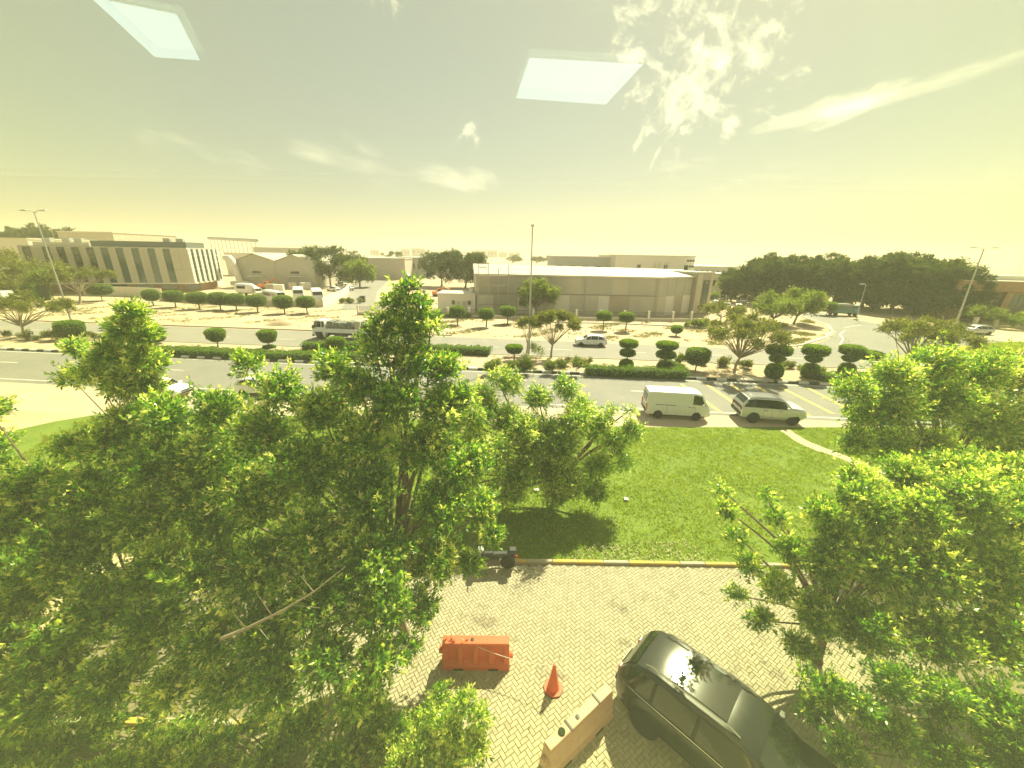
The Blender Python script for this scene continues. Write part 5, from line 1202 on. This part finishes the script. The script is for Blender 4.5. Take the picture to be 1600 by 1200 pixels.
for sd in (1, -1):
    MB().tube([(-1.75, sd * .60, 1.80), (-1.6, sd * .60, 1.87), (.2, sd * .60, 1.87), (.4, sd * .60, 1.79)], .02, 8).build('roof_rail', 'chrome', t, smooth=True)
    vs = [b.side(x, .02, sd, .02) for x in np.linspace(-2.25, 1.2, 14)]
    MB().tube(vs, .012, 5).build('window_trim', 'chrome', t)
    for x in (-1.40, -.38): vs = [b.side(x, q, sd, .016) for q in (.05, .5, .95)]; MB().tube(vs, .018, 4).build('window_pillar', 'black', t)
MB().box(-1.15, .1, -.52, .52, 1.822, 1.834, b=.004).build('sunroof', 'glass_car', t)
for y in (-.35, -.12, .12, .35): pass
# truck on the far road, cab to the left
tk = empty('flatbed_truck', (-22.9, 53.1, .004), TR + PI, 'white flatbed truck loaded with grey wrapped bundles, half behind the tall tree', 'truck')
cab = Body([(2.45, .55, 1.6, 1.7, .98, .86), (2.5, .5, 1.62, 2.55, 1.05, .93), (3.5, .5, 1.6, 2.62, 1.05, .93), (3.95, .5, 1.55, 2.50, 1.05, .9), (4.2, .5, 1.5, 1.62, 1.04, .95), (4.28, .6, 1.25, 1.3, 1.0, .95)])
cb = cab.build('white_paint', tk, 'cab')
for sd in (1, -1):
    cab.window(3.0, 4.05, 3.0, 3.85, sd=sd, parent=cb); cab.window(2.55, 2.9, 2.55, 2.88, sd=sd, parent=cb)
    cab.strip(2.6, 4.2, .9, sd, .05, 'silver', cb, 'flank_strip')
    MB().box(4.15, 4.32, *(sorted((sd * .62, sd * 1.0))), .8, 1.02, b=.02).build('headlight', 'lamp_lens', cb)
    MB().box(4.0, 4.1, *(sorted((sd * 1.05, sd * 1.3))), 1.5, 1.95, b=.02).build('side_mirror', 'black', cb)
cab.top(4.19, 3.97, .92, .95, parent=cb)
MB().box(4.2, 4.36, -1.04, 1.04, .42, .72, b=.04).build('front_bumper', 'black', tk)
MB().box(-4.3, 4.1, -.45, .45, .55, .85).build('chassis', 'black', tk)
MB().box(-4.5, 2.35, -1.15, 1.15, .98, 1.12).build('flatbed_floor', 'white_paint', tk)
for sd in (1, -1):
    for k in range(3): MB().box(-4.48 + k * 2.28, -2.24 + k * 2.28, *(sorted((sd * 1.12, sd * 1.17))), 1.0, 1.55, b=.01).build('side_board', 'white_paint', tk)
MB().box(2.3, 2.42, -1.15, 1.15, 1.0, 2.3).build('headboard', 'white_paint', tk)
for x in (3.35, -2.3, -3.4):
    for sd in (1, -1): wheel(tk, x, sd * .88, .46, .3, 'rim', sd, 6)
for sd in (1, -1): MB().box(2.85, 3.85, *(sorted((sd * 1.03, sd * 1.065))), .5, 1.05, b=.01).build('wheel_arch', 'black', tk); MB().box(-.6, 1.2, *(sorted((sd * .7, sd * 1.05))), .45, .9, b=.03).build('fuel_tank', 'fence_dark', tk)
for i in range(7):
    c_ = link('load_bundle', MB().box(-.40, .40, -1.0, 1.0, 0, random.uniform(1.2, 1.5), b=.06).mesh('load_bundle', 'tarp' if i != 4 else 'cream_wall'), None)
    a = TR + PI; x = 1.75 - i * .97; c_.location = (-22.9 + math.cos(a) * x, 53.1 + math.sin(a) * x, 1.125); c_.rotation_euler = (0, 0, a + random.gauss(0, .03))
    tag(c_, ['grey wrapped bundle on the truck bed right behind the cab', 'pale bundle second from the cab on the truck', 'third bundle from the truck cab, grey', 'fourth bundle from the truck cab', 'fifth bundle from the truck cab, pale', 'sixth bundle from the cab, behind the leaves', 'rearmost bundle on the truck bed'][i] if i else 'pale wrapped bundle on the truck bed right behind the cab', 'bundle', 'bundles on the truck')
# blue truck by the grove
p = gp(1318, 494); t = empty('covered_truck', (p.x, p.y + .8, 0), R(-8), 'blue-green truck with a grey tarpaulin top parked before the grove', 'truck')
MB().box(-2.6, 1.5, -1.1, 1.1, .7, 1.7, b=.04).build('side_board', 'teal', t); MB().box(-2.5, 1.4, -1.0, 1.0, 1.7, 2.55, b=.25).build('tarpaulin', 'tarp', t)
c2 = Body([(1.6, .6, 1.6, 1.7, .95, .85), (1.65, .5, 1.6, 2.3, 1.0, .88), (2.5, .5, 1.55, 2.3, 1.0, .88), (2.9, .5, 1.4, 1.5, .98, .85)]); cb = c2.build('teal', t, 'cab')
for sd in (1, -1): c2.window(1.75, 2.6, 1.75, 2.45, sd=sd, parent=cb)
for x in (2.2, -1.6):
    for sd in (1, -1): wheel(t, x, sd * .85, .42, .28, 'rim', sd, 6)
MB().box(-2.5, 2.6, -.4, .4, .5, .72).build('chassis', 'black', t)
# pale pickup van cut by the left edge
p = gp(8, 479); t = empty('box_truck', (p.x - 1.2, p.y + 1.0, 0), R(4), 'pale box truck with an open rear frame cut off by the left picture edge', 'truck')
MB().box(-3.2, 1.2, -1.1, 1.1, .8, 2.9, b=.05).build('cargo_box', 'white_paint', t); MB().box(1.3, 2.9, -1.0, 1.0, .5, 2.0, b=.15).build('cab', 'white_paint', t); MB().box(1.9, 2.6, -1.02, 1.02, 1.2, 1.8, b=.02).build('side_window', 'glass_car', t)
MB().tube([(1.25, -1.1, .8), (1.25, -1.1, 3.2), (3.4, -1.1, 3.3), (3.4, -1.1, .6)], .06, 6).build('ladder_frame', 'galv', t)
for x in (2.2, -1.8):
    for sd in (1, -1): wheel(t, x, sd * .9, .4, .28, 'rim', sd, 6)
# caravans, buses and machines in the yard
BUS = [(-5.2, .5, 1.5, 1.7, 1.15, 1.0), (-5.1, .4, 1.5, 2.9, 1.22, 1.08), (-4.8, .36, 1.5, 3.05, 1.22, 1.1), (4.6, .36, 1.5, 3.05, 1.22, 1.1), (5.0, .4, 1.45, 2.6, 1.2, 1.05), (5.2, .5, 1.2, 1.5, 1.15, 1.0)]
def bus(px, py, rz, label, s=1.0):
    p = gp(px, py); t = empty('parked_bus', (p.x, p.y, 0), rz, label, 'bus', 'vehicles in the yard'); b = Body(BUS); b.build('white_paint', t); t.scale = (s, s, s)
    for sd in (1, -1):
        for k in range(6): b.window(-4.5 + k * 1.5, -3.15 + k * 1.5, -4.5 + k * 1.5, -3.15 + k * 1.5, t0=.12, t1=.8, sd=sd, parent=t, k=2)
        for x in (-3.2, 3.2): wheel(t, x, sd * 1.0, .48, .3, 'rim', sd, 6)
    b.top(5.08, 4.75, .9, .9, parent=t)
    return t
bus(497, 473, R(-62), 'white bus in the yard nearest the side street wall, windows along its flank')
bus(468, 470, R(-62), 'white bus in the yard just left of the nearest one')
bus(430, 472, R(-40), 'small white bus in the yard behind the seventh clipped tree', .85)
bus(402, 462, R(-50), 'small white bus in the yard below the twin gables', .7)
p = gp(385, 462); t = empty('site_trailer', (p.x, p.y, 0), R(-10), 'white rounded trailer in the yard beside the pale duct', 'trailer')
vs, fs = sqell(3.0, 1.3, 1.3, 4, 20, 12, .0); MB().add([(x, y, z + 1.9) for x, y, z in vs], fs).build('shell', 'white_paint', t, smooth=True)
for x in (-1, 1): wheel(t, x, -1.0, .4, .25, 'rim', -1, 5)
MB().box(-1.2, 1.2, -1.33, -1.28, 1.9, 2.6).build('window', 'glass_car', t)
for (px, py, lab, sc) in ((448, 447, 'orange digging machine in the yard before the right gabled shed', 1.0), (414, 452, 'small orange machine in the yard before the left gabled shed', .7), (683, 463, 'orange loader by the cream annex, seen past the tall tree', .6)):
    p = gp(px, py); t = empty('excavator', (p.x, p.y, 0), R(20), lab, 'excavator', 'orange machines'); t.scale = (sc,) * 3
    for sd in (1, -1): MB().box(-1.9, 1.9, *(sorted((sd * .8, sd * 1.35))), 0, .85, b=.25).build('track', 'black', t)
    MB().box(-2.2, 1.3, -1.3, 1.3, 1.0, 2.2, b=.12).build('engine_housing', 'orange_machine', t)
    cbn = MB().box(.1, 1.6, -1.25, -.2, 2.2, 3.5, b=.08).build('cab', 'orange_machine', t); MB().box(.25, 1.45, -1.28, -1.255, 2.45, 3.3).build('window', 'glass_car', cbn)
    MB().tube([(1.2, .4, 1.8), (3.6, .4, 4.4), (6.2, .4, 3.0)], [.32, .28, .2], 4).build('boom', 'orange_machine', t)
    MB().tube([(6.2, .4, 3.0), (5.6, .4, 1.0)], [.2, .14], 4).build('dipper', 'orange_machine', t); MB().box(5.0, 6.0, 0, .9, .3, 1.1, b=.12).build('bucket', 'fence_dark', t)
# crates and sacks of material in the yard
for i, (px, py, w, m_) in enumerate(((392, 458, 2.6, 'white_wall'), (424, 455, 2.2, 'pink_clad'), (437, 456, 2.4, 'white_wall'), (458, 452, 2.2, 'cream_wall'), (410, 470, 2.0, 'white_wall'), (478, 452, 2.6, 'white_wall'))):
    p = gp(px, py); t = empty('storage_bin', (p.x, p.y, 0), R(10 * i), ('white site container left of the small orange machine', 'rusty pink container among the yard machines', 'white container right of the rusty one', 'cream container in front of the digging machine', 'low white container behind the sixth clipped tree', 'white container at the back of the yard by the dark trees')[i], 'container')
    MB().box(-w / 2, w / 2, -1, 1, .1, 1.9, b=.04).build('body', m_, t); MB().box(-w / 2 - .05, w / 2 + .05, -1.05, 1.05, 1.9, 2.05, b=.03).build('lid', m_, t)
# scooter under the trees
p = gp(768, 890); t = empty('motor_scooter', (p.x, p.y, .036), R(184), 'dark motor scooter parked at the kerb under the tree, centre', 'motorcycle')
for x in (-.62, .62):
    w_ = empty('wheel', (x, 0, .29), 0); w_.parent = t
    MB().lathe([(.2, -.05), (.27, -.05), (.29, 0), (.27, .05), (.2, .05)], 20, axis='y').build('tyre', 'rubber', w_, smooth=True); MB().lathe([(0, -.03), (.2, -.03), (.2, .03), (0, .03)], 16, axis='y').build('rim', 'rim', w_)
MB().tube([(.62, 0, .3), (.45, 0, .75), (.38, 0, 1.0)], .03, 8).build('fork', 'chrome', t)
MB().tube([(.36, -.34, 1.04), (.40, 0, 1.0), (.36, .34, 1.04)], .018, 8).build('handlebar', 'black', t)
MB().box(.30, .5, -.12, .12, .82, 1.0, b=.04).build('headlight', 'lamp_lens', t); MB().box(.36, .78, -.06, .06, .56, .66, b=.02).build('front_mudguard', 'fence_dark', t)
MB().box(-.75, -.02, -.13, .13, .62, .76, b=.05).build('seat', 'black', t); MB().box(-.1, .36, -.12, .12, .55, .8, b=.06).build('fuel_tank', 'black', t)
MB().box(-.3, .3, -.14, .14, .22, .55, b=.05).build('engine', 'fence_dark', t); MB().tube([(.1, -.16, .25), (-.4, -.18, .25), (-.8, -.18, .36)], .035, 8).build('exhaust', 'chrome', t)
MB().box(-.92, -.62, -.08, .08, .52, .62, b=.02).build('rear_mudguard', 'black', t); MB().box(-.98, -.9, -.05, .05, .5, .6, b=.01).build('tail_light', 'red_lens', t)
MB().box(-.95, -.65, -.15, .15, .72, .92, b=.04).build('luggage_box', 'black', t)

# ================================================================== BARRIERS AND CONE
def barrier(name, loc, rz, Lb, hb, wb, m, label, cuts=4, topgap=None):
    """hollow plastic road barrier: stepped foot, waisted flank with moulded recesses, flat top"""
    t = empty(name, loc, rz, label, 'road barrier'); x = Lb / 2
    prof = [(-wb / 2, 0), (-wb / 2, .16), (-wb * .20, .26), (-wb * .13, hb - .12), (-wb * .26, hb - .08), (-wb * .26, hb), (wb * .26, hb), (wb * .26, hb - .08), (wb * .13, hb - .12), (wb * .20, .26), (wb / 2, .16), (wb / 2, 0)]
    n = len(prof); vs = [(xx, y, z) for xx in (-x + .04, x - .04) for y, z in prof]
    mb = MB().add(vs, [tuple(range(n)), tuple(range(n, 2 * n))[::-1]] + [(i, i + n, (i + 1) % n + n, (i + 1) % n) for i in range(n)])
    mb.build('body', m, t)
    k = cuts; sw = Lb / (k * 2 + 1)
    for i in range(k + 1):                                # upright ribs standing proud between the recesses
        u = -x + sw * (2 * i) + .0
        for sd in (-1, 1):
            q = [(u + .03, sd * wb * .27, .22), (u + sw - .03, sd * wb * .27, .22), (u + sw - .05, sd * wb * .27, hb - .1), (u + .05, sd * wb * .27, hb - .1)]
            w2 = [(a, sd * wb * .44 if z < .5 else sd * wb * .26, z) for a, _, z in q]
            w1 = [(a, sd * wb * .1, z) for a, _, z in q]
            MB().add(w1 + w2, [(0, 1, 2, 3), (7, 6, 5, 4), (0, 4, 5, 1), (1, 5, 6, 2), (2, 6, 7, 3), (3, 7, 4, 0)]).build('rib', m, t)
    MB().box(-x + .05, x - .05, -wb * .275, wb * .275, hb - .002, hb + .035, b=.015).build('top_rail', m, t)
    MB().lathe([(0, hb + .036), (.055, hb + .036), (.055, hb + .05), (0, hb + .055)], 14, o=(-.1, 0, 0)).build('filler_cap', 'black', t)
    for sd in (-1, 1): MB().tube([(sd * (x - .03), 0, .3 if sd > 0 else .5), (sd * (x + .07), 0, .3 if sd > 0 else .5)], .10, 10).build('lug', m, t)
    for sd in (-1, 1): MB().box(sd * Lb * .25 - .14, sd * Lb * .25 + .14, -wb / 2 - .01, wb / 2 + .01, 0, .07).build('fork_slot', 'black', t)
    return t
a, b = gp(690, 1046), gp(797, 1049)
barrier('orange_barrier', ((a.x + b.x) / 2, (a.y + b.y) / 2 + .22, .036), R(0.5), 2.0, .86, .5, 'orange_plastic', 'bright orange plastic road barrier standing across the paving', 4)
a, b = Vector((.72, 5.75, 0)), Vector((2.52, 7.12, 0))
t = barrier('faded_barrier', (1.78, 6.42, .036), math.atan2(b.y - a.y, b.x - a.x), 2.25, .92, .42, 'pink_plastic', 'faded pinkish white road barrier beside the rear of the black SUV', 0)
for u in (-.42, .55): MB().box(u, u + .05, -.135, .135, .94, .975).build('groove', 'black', t)
MB().lathe([(0, .955), (.085, .955), (.085, .985), (.05, .99), (0, .99)], 16, o=(-.62, 0, 0)).build('filler_cap', 'hedge_core', t)
p = gp(864, 1077); t = empty('traffic_cone', (p.x, p.y, .036), .2, 'orange traffic cone with octagonal base standing alone on the paving', 'traffic cone')
oc = [(.27 * math.cos(PI / 8 + k * PI / 4), .27 * math.sin(PI / 8 + k * PI / 4)) for k in range(8)]
MB().prism(oc, 0, .045).build('base', 'cone_orange', t); MB().prism([(x * 1.06, y * 1.06) for x, y in oc], 0, .02).build('base_rim', 'black', t)
MB().lathe([(.17, .045), (.165, .06), (.035, .90), (.03, .92), (.015, .92)], 28).build('cone', 'cone_orange', t, smooth=True)
MB().lathe([(.118, .36), (.084, .58)], 28).build('sleeve', 'cone_orange', t, smooth=True)
# rope tied from the orange barrier to the cone
pa, pb = Vector((-1.35, 8.35, .95)), Vector((p.x, p.y, .90)); pts = []
for i in range(17):
    f = i / 16; q = pa.lerp(pb, f); q.z -= .30 * 4 * f * (1 - f) * .7; pts.append(q - pa)
o = MB().tube(pts, .009, 5).build('rope', 'rope'); o.location = pa; tag(o, 'thin white and red rope sagging from the orange barrier to the cone', 'rope')
# thin pale stake on the lawn under the neem
p = gp(903, 752); t = empty('garden_stake', (p.x, p.y, 0), 0, 'thin leaning white pole on the lawn under the drooping tree', 'pole'); MB().tube([(0, 0, 0), (.12, 0, 3.1)], .025, 6).build('pole', 'white_wall', t)
# two loose white sheets on the lawn
for i, (px, py) in enumerate(((838, 768), (978, 782))):
    p = gp(px, py); o = MB().box(-.14, .14, -.1, .1, 0, .05, b=.01).build('paper_scrap', 'white_wall'); o.location = (p.x, p.y, .07); o.rotation_euler = (0, .1, i + .4); tag(o, ('white scrap of paper on the grass in the shade of the drooping tree', 'white scrap of paper on the sunny part of the lawn')[i], 'litter')

# ================================================================== THE ROOM AND ITS WINDOW
room = empty('office_room', (0, 0, 0), 0, kind='structure')
fz, cz, x0, x1, y0, y1 = H - 1.62, H + .95, -4.6, 4.2, -7.5, .30
MB().box(x0, x1, y0, y1, cz, cz + .15).build('ceiling', 'plaster', room); MB().box(x0, x1, y0, y1, fz - .15, fz).build('floor', 'carpet', room)
MB().box(x0 - .15, x0, y0, y1, fz, cz).build('side_wall', 'plaster', room); MB().box(x1, x1 + .15, y0, y1, fz, cz).build('side_wall', 'plaster', room)
MB().box(x0, x1, y0 - .15, y0, fz, cz).build('back_wall', 'plaster', room)
MB().box(x0, x1, y1, y1 + .2, fz - .15, H - 1.05).build('window_wall', 'cream_wall', room)
for a, b in ((x0, -2.6), (2.6, x1)): MB().box(a, b, y1, y1 + .2, H - 1.05, cz + .1).build('window_wall', 'cream_wall', room)
MB().box(x0 - .15, x1 + .15, y0 - .15, y1 + .2, 0, fz - .16).build('lower_storeys', 'cream_wall', room)
MB().box(-2.6, 2.6, y1, y1 + .2, cz - .0, cz + .15).build('lintel', 'plaster', room)
GY = .40
wf = empty('office_window', (0, GY, H - 1.05), 0, 'yellow-green tinted office window, its upper light reflecting two square ceiling lamps', 'window')
zt = cz - (H - 1.05)
SEAM = 1.05 + GY * .162
MB().box(-2.58, 2.58, -.006, .006, .03, zt - .03).build('tinted_pane', 'tinted_glass', wf)
MB().add([(-2.58, -.012, SEAM), (2.58, -.012, SEAM), (2.58, -.012, zt - .03), (-2.58, -.012, zt - .03)], [(0, 1, 2, 3)]).build('upper_pane', 'coated_glass', wf)
op = MB().add([(-2.58, -.012, SEAM), (2.58, -.012, SEAM), (2.58, -.012, zt - .03), (-2.58, -.012, zt - .03)], [(0, 1, 2, 3)]).build('outer_pane', 'coated_glass2', wf)
op.location = (0, .035, 0); op.rotation_euler = (R(.8), 0, 0); op.location.y += SEAM * 0.0 + math.sin(R(.8)) * SEAM
for a, b, c, d in ((-2.6, 2.6, 0, .03), (-2.6, 2.6, zt - .03, zt)): MB().box(a, b, -.04, .04, c, d).build('frame', 'galv', wf)
for a in (-2.6, 2.57): MB().box(a, a + .03, -.04, .04, .03, zt - .03).build('frame', 'galv', wf)
def reflected(px, py):                                   # point of the ceiling whose mirror image in the glass is seen at a pixel
    r = Vector(ray(px, py)); q = r * ((cz - .01 - H) / r.z); return Vector((q.x, 2 * GY - q.y, cz - .012))
for quad, lab in ((((827, 93), (1003, 103), (945, 165), (806, 155)), 'square lit ceiling lamp mirrored in the window at the top centre'), (((150, 0), (283, 26), (318, 97), (248, 92)), 'square lit ceiling lamp mirrored in the window at the upper left')):
    P = [reflected(*q) for q in quad]; c0 = sum(P, Vector()) / 4
    t = empty('ceiling_light', tuple(c0), 0, lab, 'ceiling light', 'ceiling lights of the office')
    MB().add([tuple(q - c0) for q in P] + [tuple(q - c0 + Vector((0, 0, .008))) for q in P], [(0, 1, 2, 3), (7, 6, 5, 4), (0, 4, 5, 1), (1, 5, 6, 2), (2, 6, 7, 3), (3, 7, 4, 0)]).build('diffuser', 'light_panel', t)
    fb = MB()
    for i in range(4):
        a, b = P[i] - c0, P[(i + 1) % 4] - c0; oa, ob = a * 1.08, b * 1.08
        fb.add([tuple(a), tuple(b), tuple(ob), tuple(oa)] + [tuple(v + Vector((0, 0, .006))) for v in (a, b, ob, oa)], [(0, 1, 2, 3), (7, 6, 5, 4), (0, 4, 5, 1), (1, 5, 6, 2), (2, 6, 7, 3), (3, 7, 4, 0)])
    fb.build('frame', 'white_wall', t)
# ================================================================== DUSTY AIR
o = MB().box(-2600, 2600, -2600, 2600, -1, 62).build('haze', 'haze_air'); tag(o, kind='stuff')
